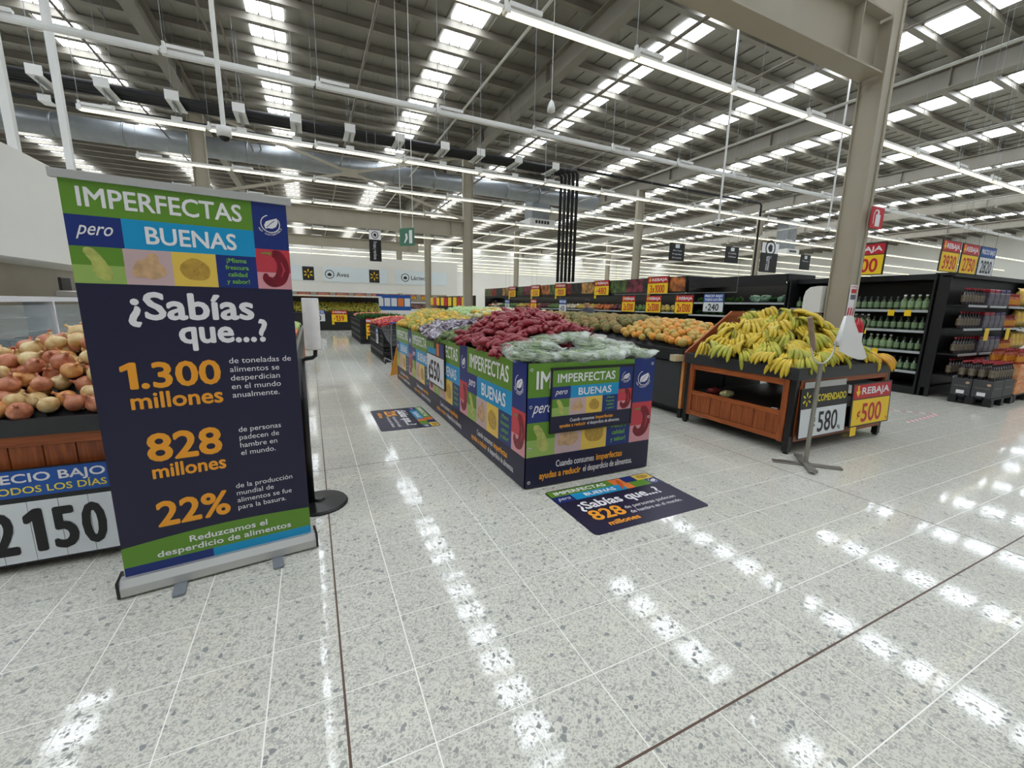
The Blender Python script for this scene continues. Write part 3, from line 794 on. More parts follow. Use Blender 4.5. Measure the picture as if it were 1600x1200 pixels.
# ------------------------------------------------------------------ floor decals
def decal(loc, rz, W, H, label, num, small):
    t = thing('floor_decal', label, 'floor sticker', loc, rz, 'campaign floor stickers')
    r_ = 0.035; poly = []
    for cx, cy, a0 in ((W-r_, H-r_, 0), (r_, H-r_, 90), (r_, r_, 180), (W-r_, r_, 270)):
        for k in range(4): a = R(a0+30*k); poly.append((cx+r_*math.cos(a), cy+r_*math.sin(a)))
    sh = MB().prism(poly, 0.0003, 0.0012).build('decal_sheet', P_NAVY, t)
    Fd = Face((0, 0, 0.0012), (1, 0, 0), (0, 1, 0))
    D = 0.0008
    def pr(m, a, b, c, d): mb = MB(); rect(mb, Fd, a*W, b*W, c*H, d*H, D); mb.build('print_panel', m, sh)
    pr(P_GREEN, 0.012, 0.58, 0.845, 0.985); pr(P_BLUE, 0.012, 0.17, 0.70, 0.845); pr(P_CYAN, 0.17, 0.645, 0.70, 0.845)
    pr(P_CARROT, 0.58, 0.70, 0.845, 0.985); pr(P_CARROT, 0.645, 0.72, 0.70, 0.845); pr(P_BLUE, 0.70, 0.82, 0.845, 0.985); pr(P_GREEN, 0.72, 0.885, 0.70, 0.845)
    pr(P_YEL, 0.82, 0.985, 0.845, 0.985); pr(P_BLUE, 0.885, 0.985, 0.70, 0.845)
    T(sh, P_WHITE, Fd, 'IMPERFECTAS', 0.06*W, 0.88*H, w=0.46*W, h=0.072*H, bold=0.03, d=0.0015)
    T(sh, P_WHITE, Fd, 'BUENAS', 0.27*W, 0.74*H, w=0.28*W, h=0.07*H, bold=0.03, d=0.0015)
    T(sh, P_WHITE, Fd, 'pero', 0.04*W, 0.75*H, w=0.10*W, h=0.07*H, shear=0.3, bold=0.0, d=0.0015)
    T(sh, P_WHITE, Fd, '¿Sabías que...?', 0.11*W, 0.475*H, w=0.74*W, h=0.155*H, bold=0.03, d=0.0015)
    T(sh, P_ORANGE, Fd, num, 0.12*W, 0.235*H, w=0.26*W, h=0.19*H, bold=0.03, d=0.0015)
    T(sh, P_ORANGE, Fd, 'millones', 0.17*W, 0.10*H, w=0.25*W, h=0.075*H, bold=0.035, d=0.0015)
    for i, s in enumerate(small): T(sh, P_WHITE, Fd, s, 0.41*W, (0.315-0.10*i)*H, w=0.47*W, h=0.06*H, bold=0.0, d=0.0015)
    Fv = Face((0, 0, 0.0012), (1, 0, 0), (0, 1, 0))
    m_ = MB(); blob(Fv, 0.905*W, 0.915*H, lump(0.055*W, 0.05*H, 4), 0.002, m_); m_.build('potato_print', P_POT, sh)
    m_ = MB(); ribbon(Fv, [(0.60*W, 0.72*H), (0.64*W, 0.84*H), (0.66*W, 0.95*H)], [0.006*W, 0.02*W, 0.012*W], 0.002, m_); m_.build('carrot_print', mat('print_carrot_dark', (198, 84, 30), 0.4), sh)
    emblem(sh, Fv, 0.935*W, 0.775*H, 0.035*W, arc=False)
decal((1.615, 2.035, 0), 0, 1.085, 0.70, 'blue floor sticker with 828 millones before the wrapped island', '828', ('de personas padecen', 'de hambre en el mundo.'))
decal((0.66, 5.95, 0), R(-90), 1.05, 0.72, 'blue floor sticker with 22% lying along the island side', '22%', ('de la producción mundial', 'se fue para la basura.'))

# ------------------------------------------------------------------ bag-roll post beside the banner
po = thing('bag_roll_post', 'black floor post holding a thick roll of white produce bags', 'bag dispenser', (-0.03, 3.24, 0))
MB().lathe([(0.20, 0), (0.20, 0.012), (0.19, 0.024), (0.04, 0.034), (0.03, 0.05)], 28).build('base', M_BLACKM, po, smooth=False)
MB().path([(-0.055, 0, 0.03), (-0.055, 0, 1.10)], 0.026, 12).build('pole', M_BLACKM, po, smooth=True)
MB().path([(-0.055, 0, 1.09), (-0.02, 0, 1.10), (0.02, -0.005, 1.105), (0.04, -0.008, 1.12), (0.043, -0.008, 1.17)], 0.015, 8).build('arm', M_BLACKM, po, smooth=True)
MB().lathe([(0.016, 0), (0.052, 0), (0.053, 0.01), (0.053, 0.345), (0.05, 0.352), (0.016, 0.352)], 24, Matrix.Translation((0.03, -0.008, 1.165))).build('bag_roll', mat('roll_plastic', (236, 232, 228), 0.45, var=0.06, scale=20), po, smooth=True)

# ------------------------------------------------------------------ bag stand in front of the bananas
M_RAW = mat('raw_steel', (150, 146, 138), 0.35, metal=0.7)
st = thing('bag_stand', 'steel stand with a wooden stick and torn white bag roll by the bananas', 'bag dispenser', (4.30, 2.26, 0))
for i, (a, l0, l1) in enumerate(((R(15), 0.28, 0.30), (R(105), 0.25, 0.25))):
    MB().box(-l0, l1, -0.034, 0.034, 0.0, 0.019, Matrix.Translation((0, 0, 0.0185*i)) @ Matrix.Rotation(a-R(60), 4, 'Z')).build('foot_bar', M_RAW, st)
MB().box(-0.027, 0.027, -0.008, 0.008, 0.02, 1.01).build('pole', M_RAW, st)
arc = [(0.0+0.19*math.cos(R(a)), 0.0, 1.20+0.19*math.sin(R(a))) for a in range(160, 375, 12)]
MB().path(arc, 0.007, 6).build('ring', M_ALU, st)
MB().path([(-0.155, 0, 1.14), (-0.30, -0.01, 1.44)], 0.022, 10).build('wooden_stick', mat('stick_wood', (150, 128, 108), 0.7, var=0.2, scale=30), st)
mb = MB()
cr = MB().lathe([(0.04, -0.14), (0.042, 0.14)], 14, Matrix.Translation((0.29, 0, 1.31)) @ Matrix.Rotation(R(22), 4, 'Y')).build('roll_core', P_WHITE, st, smooth=True)
vs = []; nn = 9
A, B, Cc, Dd = Vector((0.25, -0.035, 1.46)), Vector((0.34, -0.03, 1.455)), Vector((0.76, -0.01, 1.05)), Vector((0.17, -0.05, 1.13))
for j in range(nn):
    for i in range(nn):
        s_, t_ = i/(nn-1), j/(nn-1)
        p = (A*(1-s_)+B*s_)*(1-t_)+(Dd*(1-s_)+Cc*s_)*t_
        p = p+Vector((0, -0.035*math.sin(PI*s_)*(0.5+t_), -0.05*math.sin(PI*s_)*t_))
        vs.append(p)
fs = [(j*nn+i, (j+1)*nn+i, (j+1)*nn+i+1, j*nn+i+1) for j in range(nn-1) for i in range(nn-1)]
mb.add(vs, fs); mb.add([v+Vector((0, 0.012, 0)) for v in vs], [tuple(reversed(f)) for f in fs])
mb.build('loose_bag', clear_mat('bag_film', (240, 240, 238), 0.78, 0.3), st, smooth=True)

# ------------------------------------------------------------------ wet floor sign
wf = thing('wet_floor_sign', 'yellow folding wet floor sign at the island end', 'floor sign', (1.60, 8.66, 0), R(48))
for s in (-1, 1):
    mt = Matrix.Translation((0, s*0.02, 0.62)) @ Matrix.Rotation(s*R(13), 4, 'X') @ Matrix.Translation((0, 0, -0.62))
    MB().prism([(-0.14, 0.005), (0.14, 0.005), (0.09, 0.60), (0.05, 0.62), (-0.05, 0.62), (-0.09, 0.60)], -0.006, 0.006, mt @ Matrix.Rotation(PI/2, 4, 'X')).build('leaf', mat('sign_amber', (246, 178, 14), 0.4), wf)
MB().box(-0.05, 0.05, -0.03, 0.03, 0.60, 0.635).build('handle', mat('sign_amber', (246, 178, 14), 0.4), wf)
# ------------------------------------------------------------------ wood
def wood(name, c1, c2, axis=0, scale=3.0):
    if name in MATS: return MATS[name]
    m = bpy.data.materials.new(name); m.use_nodes = True
    nt = m.node_tree; b = nt.nodes['Principled BSDF']; b.inputs['Roughness'].default_value = 0.42
    tc = nt.nodes.new('ShaderNodeTexCoord'); mp = nt.nodes.new('ShaderNodeMapping')
    sc = [14.0, 14.0, 14.0]; sc[axis] = 1.2
    mp.inputs['Scale'].default_value = sc
    nz = nt.nodes.new('ShaderNodeTexNoise'); nz.inputs['Scale'].default_value = scale; nz.inputs['Detail'].default_value = 5; nz.inputs['Distortion'].default_value = 0.6
    rp = nt.nodes.new('ShaderNodeValToRGB')
    rp.color_ramp.elements[0].position = 0.3; rp.color_ramp.elements[0].color = (*lin(c1), 1)
    rp.color_ramp.elements[1].position = 0.7; rp.color_ramp.elements[1].color = (*lin(c2), 1)
    nt.links.new(tc.outputs['Object'], mp.inputs[0]); nt.links.new(mp.outputs[0], nz.inputs['Vector']); nt.links.new(nz.outputs['Fac'], rp.inputs[0]); nt.links.new(rp.outputs[0], b.inputs['Base Color'])
    MATS[name] = m
    return m
W_X = wood('cherry_wood_x', (132, 62, 24), (184, 98, 44), 0)
W_Y = wood('cherry_wood_y', (132, 62, 24), (184, 98, 44), 1)
W_Z = wood('cherry_wood_z', (124, 58, 24), (172, 90, 40), 2)
W_PALE = wood('pale_wood', (186, 124, 66), (210, 150, 86), 2)

def gable_table(name, label, x0, x1, y0, y1, ztop, ridge, planks=8, rimh=0.125):
    """wooden produce table: black rim, open shelf on the left side, plank panel below, gable board behind"""
    t = thing(name, label, 'display table', (x0, y0, 0))
    W, D = x1-x0, y1-y0
    zr = ztop-rimh
    for x in (0.0, W-0.07):
        for y in (0.0, D-0.07):
            lg = MB().box(x+0.005, x+0.065, y+0.005, y+0.065, 0.02, zr).build('leg', M_BLACKM, t)
            MB().lathe([(0.012, 0.02), (0.012, 0.012), (0.028, 0.01), (0.028, 0)], 10, Matrix.Translation((x+0.035, y+0.035, 0))).build('levelling_foot', M_BLACKM, lg)
    rim = MB().box(-0.02, W+0.02, -0.02, 0.02, zr, ztop).box(-0.02, W+0.02, D-0.02, D+0.02, zr, ztop).box(-0.02, 0.02, 0.02, D-0.02, zr, ztop).box(W-0.02, W+0.02, 0.02, D-0.02, zr, ztop)
    rim.build('rim', mat('rim_black', (46, 46, 48), 0.4), t)
    # inclined black tray rising to a ridge
    rx = W/2
    mb = MB()
    zt = ztop-0.03
    def tr(x, y): return zt+(ridge-ztop-0.10)*max(0, 1-abs(x-rx)/(W*0.50))*min(1, max(0, (y-0.02)/0.55))
    n = 12
    vs = [(0.02+(W-0.04)*i/n, 0.02+(D-0.04)*j/n, tr(0.02+(W-0.04)*i/n, 0.02+(D-0.04)*j/n)) for j in range(n+1) for i in range(n+1)]
    mb.add(vs, [(j*(n+1)+i, j*(n+1)+i+1, (j+1)*(n+1)+i+1, (j+1)*(n+1)+i) for j in range(n) for i in range(n)])
    mb.build('tray', M_BLACK, t)
    # side frames
    for sx, xo in ((0, 0.0), (1, W-0.03)):
        for z0, z1 in ((zr-0.07, zr), (0.40, 0.45), (0.13, 0.185)):
            MB().box(xo, xo+0.03, 0.07, D-0.07, z0, z1).build('rail', W_Y, t)
        for y in (0.07, D-0.13):
            MB().box(xo-0.004, xo+0.034, y, y+0.06, 0.12, zr).build('stile', W_Z, t)
        pw = (D-0.26)/planks
        for k in range(planks):
            MB().bbox(xo+0.008, xo+0.024, 0.13+pw*k+0.002, 0.13+pw*(k+1)-0.002, 0.185, 0.40, 0.003).build('plank', W_Z, t)
    # front and back frames
    for yo in (0.0, D-0.03):
        for z0, z1 in ((zr-0.06, zr), (0.13, 0.19)):
            MB().box(0.07, W-0.07, yo, yo+0.03, z0, z1).build('rail', W_X, t)
        for x in (0.07, W-0.12):
            MB().box(x, x+0.05, yo-0.002, yo+0.032, 0.13, zr).build('stile', W_Z, t)
    MB().box(0.03, W-0.03, 0.03, D-0.03, 0.40, 0.42).build('shelf', M_BLACK, t)
    MB().box(0.03, W-0.03, 0.03, D-0.03, 0.14, 0.155).build('bottom_board', M_BLACK, t)
    g = [(0.0, zr), (W, zr), (W, ztop+0.01), (W*0.565, ridge), (W*0.435, ridge), (0.0, ztop+0.01)]
    MB().prism(g, -(D+0.05), -(D+0.022), Matrix.Rotation(PI/2, 4, 'X')).build('gable_board', W_X, t)
    return t, tr
BT, btr = gable_table('banana_table', 'wooden display table heaped with bananas', 4.43, 6.28, 2.52, 3.93, 0.92, 1.47)
OT, otr = gable_table('onion_table', 'wooden display table heaped with onions behind the banner', -2.30, -0.17, 3.05, 4.65, 0.85, 1.32, rimh=0.09)

MB().box(0.12, 2.01, 0.004, 0.026, 0.44, 0.50).build('rail', W_X, OT)
for k in range(14):
    MB().bbox(0.12+0.135*k+0.002, 0.12+0.135*(k+1)-0.002, 0.008, 0.024, 0.50, 0.70, 0.003).build('plank', W_Z, OT)
# things lying on the open shelf of the banana table
tg = thing('loose_price_card', 'loose white price card with a 5 lying on the open table shelf', 'price card', (4.55, 2.62, 0.4205), R(-70))
MB().box(-0.20, 0.02, 0, 0.14, 0, 0.003).build('card', P_SWHITE, tg)
mb = MB(); put_text(mb, Face((0, 0, 0.0032), (-1, 0, 0), (0, -1, 0)), '5', 0.06, -0.12, w=0.07, h=0.10, bold=0.03); mb.build('digit', P_BLACK, tg)
for k, (x, y) in enumerate(((4.62, 3.62), (4.60, 3.42))):
    mb = MB(); r = random.Random(k)
    mb.sphere(0.09, 0.07, 0.045, 10, 7, Matrix.Translation((0, 0, 0.042)), lambda p: p*(1+0.18*math.sin(p.x*70+k)*math.sin(p.y*60)))
    mb.build('crumpled_wrapper', mat('wrapper%d' % k, ((120, 40, 40), (190, 180, 130))[k], 0.3, var=0.5, scale=30), label=('crumpled dark red wrapper', 'crumpled straw coloured wrapper')[k]+' on the open shelf under the bananas', cat='wrapper', loc=(x, y, 0.4205))

# price signs on the front of the banana table
s580 = thing('price_sign', 'white 580 price card under a black RECOMENDADO strip, on the banana table', 'price sign', (4.50, 2.475, 0.17))
MB().box(0, 0.86, 0, 0.012, 0, 0.53, Matrix.Rotation(R(-3), 4, 'X')).build('board', P_SIGNFRAME, s580)
Fs = Face((0, -0.003, 0), (1, 0, 0), (0, -0.0, 1))
FsM = Matrix.Rotation(R(-3), 4, 'X')
Fs = Face(FsM @ Vector((0, -0.001, 0)), (1, 0, 0), FsM @ Vector((0, 0, 1)))
mb = MB(); rect(mb, Fs, 0.01, 0.85, 0.01, 0.315); mb.build('number_panel', P_SWHITE, s580)
T(s580, P_BLACK, Fs, '580', 0.33, 0.05, name='price_digits', w=0.36, h=0.22, bold=0.015)
T(s580, P_BLACK, Fs, '¢', 0.22, 0.12, name='price_digits', w=0.06, h=0.10, bold=0.02)
T(s580, P_BLACK, Fs, 'Kg', 0.71, 0.05, name='price_digits', w=0.05, h=0.04)
T(s580, P_LYEL, Fs, 'RECOMENDADO', 0.20, 0.385, w=0.62, h=0.075, bold=0.02)
def spark(part, F, cu, cv, r, m):
    for k in range(6):
        a = R(90+60*k); mb = MB(); c, s_ = math.cos(a), math.sin(a)
        ribbon(F, [(cu+c*r*0.35, cv+s_*r*0.35), (cu+c*r*0.68, cv+s_*r*0.68), (cu+c*r, cv+s_*r)], [r*0.06, r*0.13, r*0.10], 0.002, mb)
        mb.build('spark_ray', m, part)
spark(s580, Fs, 0.10, 0.42, 0.075, P_LYEL)
MB().box(0.05, 0.80, -0.004, 0.006, 0.535, 0.60, FsM).build('card_holder', M_ALU, s580)
price_sign('price_sign', 'red REBAJA price card with 500 on yellow, on the banana table', (5.83, 2.455, 0.20), 0, 0.84, 0.50, 0, P_RED, P_WHITE, 'REBAJA', P_SYEL, '500', P_RED, tilt=R(-3), arrow=True, unit='Kg', hk=0.36, numw=0.5, tab=True)
# price sign on the onion table
pz = thing('price_sign', 'wide 2150 price sign with blue PRECIO BAJO strip below the onions', 'price sign', (-2.07, 3.0, 0.05), 0)
MB().box(0, 1.12, 0, 0.02, 0, 0.54).build('board', P_SIGNFRAME, pz)
Fz = Face((0, -0.001, 0), (1, 0, 0), (0, 0, 1))
mb = MB(); rect(mb, Fz, 0.0, 1.12, 0.385, 0.535); mb.build('header_panel', P_SBLUE, pz)
for k in range(9):
    MB().box(0.005+0.1235*k, 0.005+0.1235*k+0.121, -0.003, 0.0, 0.012, 0.355).build('digit_card', P_SWHITE, pz)
Fz2 = Face((0, -0.0035, 0), (1, 0, 0), (0, 0, 1))
T(pz, P_WHITE, Fz, 'PRECIO BAJO', 0.445, 0.468, w=0.515, h=0.048, bold=0.025)
T(pz, P_LYEL, Fz, 'TODOS LOS DÍAS', 0.485, 0.405, w=0.475, h=0.038, bold=0.015)
for ch, u in (('¢', 0.385), ('2', 0.468), ('1', 0.605), ('5', 0.712), ('0', 0.835)):
    T(pz, P_BLACK, Fz2, ch, u, 0.07 if ch != '¢' else 0.16, name='price_digit', w={'1': 0.062, '¢': 0.05}.get(ch, 0.088), h=0.235 if ch != '¢' else 0.10, bold=0.03)

# ------------------------------------------------------------------ produce meshes
def pile(name, meshes, label, cat, group, spots, tilt=0.6, smin=0.9, smax=1.1, yaw=True, seed=1):
    r = random.Random(seed)
    for i, (x, y, z) in enumerate(spots):
        me = meshes[r.randrange(len(meshes))]
        lb = label[me.name.split('.')[0]] if isinstance(label, dict) else label
        k = r.uniform(smin, smax)
        link(name, me, None, lb, cat, group, None, (x, y, z), None, (r.uniform(-tilt, tilt), r.uniform(-tilt, tilt), r.uniform(0, 6.28) if yaw else r.uniform(-0.5, 0.5)), k)
def spots(x0, x1, y0, y1, step, zf, seed=1, jit=0.25, lift=0.0):
    r = random.Random(seed); out = []; row = 0; y = y0+step/2
    while y < y1:
        x = x0+step/2+(step/2 if row % 2 else 0)
        while x < x1:
            xx = x+r.uniform(-jit, jit)*step; yy = y+r.uniform(-jit, jit)*step
            out.append((xx, yy, zf(xx, yy)+lift+r.uniform(-0.1, 0.12)*step)); x += step
        y += step*0.87; row += 1
    return out
def round_me(name, r, m, kz=1.0, nu=12, nv=8, fn=None):
    return MB().sphere(r, r, r*kz, nu, nv, None, fn).mesh(name, m, True)
def onion_me(name, m, k):
    prof = [(0.004, -0.040), (0.022, -0.037), (0.040, -0.020), (0.046, 0.0), (0.041, 0.018), (0.026, 0.032), (0.012, 0.040), (0.006, 0.054), (0.009, 0.064)]
    mb = MB(); mb.lathe(prof, 14); mb.cur = 1
    mb.path([(0, 0, -0.040), (0, 0, -0.046)], [0.010, 0.006], 6)
    return mb.mesh(name, [m, mat('onion_root', (150, 120, 80), 0.8)], True)
def onion_mat(n, a, b): return mat(n, a, 0.32, var=0.4, scale=26, col2=b, bump=0.25, dist=0.004)
ON = [onion_me('golden_onion', onion_mat('onion_gold', (226, 172, 104), (190, 116, 58)), 0), onion_me('pink_onion', onion_mat('onion_pink', (206, 140, 104), (170, 92, 62)), 1), onion_me('pale_onion', onion_mat('onion_pale', (226, 204, 152), (200, 160, 100)), 2)]
def zo(x, y): return otr(x+2.30, y-3.05)
sp = spots(-2.24, -0.24, 3.06, 4.05, 0.095, zo, 3, lift=0.050)
sp2 = [p for p in spots(-2.1, -0.4, 3.18, 4.5, 0.128, zo, 5, lift=0.115)]
pile('onion', ON, {'golden_onion': 'golden-brown onion in the heap behind the banner', 'pink_onion': 'reddish copper-skinned onion in the heap behind the banner', 'pale_onion': 'pale straw onion in the heap behind the banner'}, 'onion', 'onions on the wooden table', (sp2+sp)[:345], 0.9, 1.0, 1.26, seed=4)

# bananas
def banana_mesh(nm, m, bend):
    R_ = 0.135; pts = []; rs = []
    prof = [0.0065, 0.0075, 0.0145, 0.0185, 0.0195, 0.0185, 0.0145, 0.006, 0.0045]
    tt = [0, 0.10, 0.20, 0.36, 0.52, 0.70, 0.86, 0.97, 1.0]
    for t_, q in zip(tt, prof):
        a = t_*bend
        pts.append((0, -0.012-R_*math.sin(a)*1.1, -R_*(1-math.cos(a)))); rs.append(q)
    mb = MB(); mb.path(pts, rs, 6)
    # dark blossom end
    mb.cur = 1; e = Vector(pts[-1]); d = (e-Vector(pts[-2])).normalized(); mb.path([e, e+d*0.006], [0.0046, 0.003], 5)
    return mb.mesh(nm, [m, mat('banana_tip', (70, 58, 30), 0.8)], True)
BMATS = [mat('banana_yellow', (224, 194, 54), 0.4, var=0.25, scale=9, col2=(196, 168, 46)), mat('banana_green', (196, 186, 58), 0.4, var=0.3, scale=9, col2=(158, 160, 54)), mat('banana_ripe', (228, 178, 40), 0.4, var=0.3, scale=9, col2=(196, 136, 32))]
BMESH = [[banana_mesh('banana', m, b) for b in (1.25, 1.45)] for m in BMATS]
crown_me = MB().sphere(0.022, 0.014, 0.014, 8, 5, Matrix.Translation((0, -0.004, 0))).mesh('crown', mat('banana_crown', (128, 110, 44), 0.7, var=0.3), True)
BL = ['bright yellow banana hand in the heap', 'green-tinged banana hand in the heap', 'deep golden ripe banana hand at the heap edge']
def zb(x, y): return btr(x-4.43, y-2.52)
r = random.Random(12)
bs = spots(4.48, 6.24, 2.60, 3.90, 0.142, zb, 8, lift=0.095, jit=0.3)
bs += spots(4.75, 6.0, 2.80, 3.85, 0.20, zb, 9, lift=0.16, jit=0.3)
for x, y, z in bs:
    c = 2 if (x > 5.95 and r.random() < 0.75) else (1 if r.random() < 0.33 else 0)
    t = thing('banana_hand', BL[c], 'bananas', (x, y, z), 0, 'banana hands on the table')
    # fingers fall down the slope: to the left on the left flank, to the front at the front
    base = -R(60) if x < 5.0 else (R(55) if x > 5.75 else 0)
    t.rotation_euler = (R(r.uniform(-14, 26)), R(r.uniform(-22, 22)), base*r.uniform(0.3, 1.0)+R(r.uniform(-62, 62)))
    nf = r.choice((4, 5, 5, 6)); k = r.uniform(1.15, 1.4)
    t.scale = (k, k, k)
    for q in range(nf):
        yaw_ = R((q-(nf-1)/2)*10+r.uniform(-3, 3))
        link('banana', r.choice(BMESH[c]), t, loc=(0.017*(q-(nf-1)/2), 0, 0.006*(q % 2)), rz=yaw_)
    link('crown', crown_me, t)

# ------------------------------------------------------------------ produce on the wrapped island
M_BEAN = mat('green_bean', (160, 184, 128), 0.4, var=0.3, scale=12)
M_FILM = clear_mat('produce_film', (238, 246, 236), 0.30, 0.12, noise=0.20, scale=9)
def film_bag(seed, rx=0.17, ry=0.11, rz=0.055):
    r = random.Random(seed); ph = [r.uniform(0, 6) for _ in range(5)]
    nu, nv = 18, 10; vs = []; fs = []
    # closed pouch with gathered, frilled ends
    for i in range(nu+1):
        s_ = -1+2*i/nu
        w = ry*(1-abs(s_)**3.2)**0.5 if abs(s_) < 1 else 0
        w = max(w, 0.03+0.03*max(0, abs(s_)-0.86)/0.14)
        h = rz*(1-abs(s_)**2.6)
        h = max(h, 0.006)
        for j in range(nv):
            q = 2*PI*j/nv
            k = 1+0.10*math.sin(3*q+ph[0]+4*s_)+0.08*math.sin(5*q+ph[1]-6*s_)
            vs.append((s_*rx*1.15, w*k*math.cos(q), h*k*math.sin(q)+0.012*math.sin(7*s_+ph[2])*abs(s_)+(0.03*max(0, abs(s_)-0.8)/0.2)))
    for i in range(nu):
        for j in range(nv): fs.append((i*nv+j, i*nv+(j+1)%nv, (i+1)*nv+(j+1)%nv, (i+1)*nv+j))
    mb = MB(); mb.add(vs, fs)
    return mb
def beans(seed, rx=0.15, ry=0.085, rz=0.042, n=46):
    r = random.Random(seed); mb = MB()
    for k in range(n):
        a = r.uniform(0, 6.28); q = r.uniform(0.35, 0.98)
        cy, cz = ry*q*math.cos(a), rz*q*math.sin(a); cx = r.uniform(-0.05, 0.05)
        l = r.uniform(0.05, 0.085); ya = r.uniform(-0.5, 0.5); bw = r.uniform(-0.012, 0.012)
        d = Vector((math.cos(ya), math.sin(ya), r.uniform(-0.12, 0.12)))*l
        c = Vector((cx, cy, cz))
        mb.path([c-d, c+Vector((0, bw, 0.004)), c+d], [0.003, 0.0062, 0.003], 5)
    return mb
bag_me = [film_bag(k).mesh('bag_film', M_FILM, True) for k in range(4)]
bean_me = [beans(k+9).mesh('beans', M_BEAN, True) for k in range(4)]
r = random.Random(5)
bb = [(1.62, 3.30, 1.09, 70), (1.60, 3.06, 1.07, 30), (1.72, 2.98, 1.08, 10), (1.92, 2.97, 1.07, -15), (2.10, 2.98, 1.08, 20), (2.28, 2.97, 1.07, -10), (2.46, 2.99, 1.08, 25), (2.64, 2.98, 1.08, -20), (2.70, 3.18, 1.10, 60),
      (1.80, 3.20, 1.14, -25), (2.00, 3.42, 1.17, 10), (2.22, 3.44, 1.19, -8), (2.44, 3.34, 1.16, 30), (2.60, 3.36, 1.13, -30), (1.72, 3.46, 1.12, 20), (2.34, 3.14, 1.12, 15)]
for i, (x, y, z, a) in enumerate(bb):
    t = thing('bean_bag', 'clear plastic bag of green beans at the front of the wrapped island', 'bagged beans', (x, y, z), R(a), 'bags of green beans')
    t.rotation_euler = (R(r.uniform(-10, 10)), R(r.uniform(-8, 8)), R(a))
    t.scale = (1.2, 1.25, 1.1)
    link('bag_film', bag_me[i % 4], t); b_ = link('beans', bean_me[(i*3+1) % 4], t); b_['kind'] = 'stuff'
cr = MB().box(-0.30, 0.30, -0.16, -0.14, 0, 0.10).box(-0.30, 0.30, 0.14, 0.16, 0, 0.10).box(-0.30, -0.28, -0.14, 0.14, 0, 0.10).box(0.28, 0.30, -0.14, 0.14, 0, 0.10).box(-0.28, 0.28, -0.14, 0.14, 0, 0.012)
cr.build('produce_tray', M_BLACK, label='shallow black plastic tray among the bean bags', cat='tray', loc=(2.12, 3.24, 1.02))
# red net bags
def net_mat():
    m = mat('red_net', (150, 18, 38), 0.36)
    nt = m.node_tree; b = nt.nodes['Principled BSDF']
    tc = nt.nodes.new('ShaderNodeTexCoord'); v = nt.nodes.new('ShaderNodeTexVoronoi'); v.inputs['Scale'].default_value = 95; v.feature = 'DISTANCE_TO_EDGE'
    nz = nt.nodes.new('ShaderNodeTexNoise'); nz.inputs['Scale'].default_value = 14
    rp = nt.nodes.new('ShaderNodeValToRGB'); rp.color_ramp.elements[0].position = 0.03; rp.color_ramp.elements[0].color = (*lin((172, 10, 36)), 1); rp.color_ramp.elements[1].position = 0.14
    mx = nt.nodes.new('ShaderNodeMixRGB'); mx.inputs[1].default_value = (*lin((92, 10, 22)), 1); mx.inputs[2].default_value = (*lin((136, 18, 34)), 1)
    nt.links.new(tc.outputs['Object'], v.inputs['Vector']); nt.links.new(tc.outputs['Object'], nz.inputs['Vector']); nt.links.new(nz.outputs['Fac'], mx.inputs[0])
    nt.links.new(v.outputs['Distance'], rp.inputs[0])
    m2 = nt.nodes.new('ShaderNodeMixRGB'); nt.links.new(rp.outputs['Color'], m2.inputs[1]); nt.links.new(mx.outputs[0], m2.inputs[2])
    gt = nt.nodes.new('ShaderNodeMath'); gt.operation = 'GREATER_THAN'; gt.inputs[1].default_value = 0.06; nt.links.new(v.outputs['Distance'], gt.inputs[0])
    nt.links.new(gt.outputs[0], m2.inputs[0]); nt.links.new(m2.outputs[0], b.inputs['Base Color'])
    return m
M_NET = net_mat(); M_KNOT = mat('net_end', (150, 14, 34), 0.5)
tub_me = [MB().sphere(0.062, 0.026, 0.026, 12, 8, None, (lambda k: lambda p: Vector((p.x, p.y*(1+0.2*math.sin(p.x*50+k)), p.z+0.006*math.sin(p.x*30+k))))(k)).mesh('tuber', M_NET, True) for k in range(4)]
knot_me = MB().path([(0, 0, 0), (0.02, 0.004, 0.008), (0.034, -0.004, 0.018)], [0.016, 0.006, 0.015], 8).mesh('net_knot', M_KNOT, True)
def mound(zf, x0, x1, y0, y1, n=14, drop=0.0):
    mb = MB()
    vs = [(x0+(x1-x0)*i/n, y0+(y1-y0)*j/n, zf(x0+(x1-x0)*i/n, y0+(y1-y0)*j/n)-drop) for j in range(n+1) for i in range(n+1)]
    return mb.add(vs, [(j*(n+1)+i, j*(n+1)+i+1, (j+1)*(n+1)+i+1, (j+1)*(n+1)+i) for j in range(n) for i in range(n)])
def zi(x, y):
    """surface of the produce along the island"""
    e = max(0, 1-(abs(x-2.15)/0.69)**2.0)
    if y < 3.5: h = 0.05+0.06*(y-2.9)
    elif y < 5.1: h = 0.08+0.27*math.sin(PI*min(1, (y-3.4)/1.6))**0.8
    elif y < 6.6: h = 0.16
    else: h = 0.16+0.14*min(1, (y-6.6)/0.8)
    return 1.0+h*e
mound(zi, IX0+0.07, IX1-0.07, IY0+0.07, IY1-0.07, 24, 0.05).build('tray_liner', M_BLACK, isl)
r = random.Random(21)
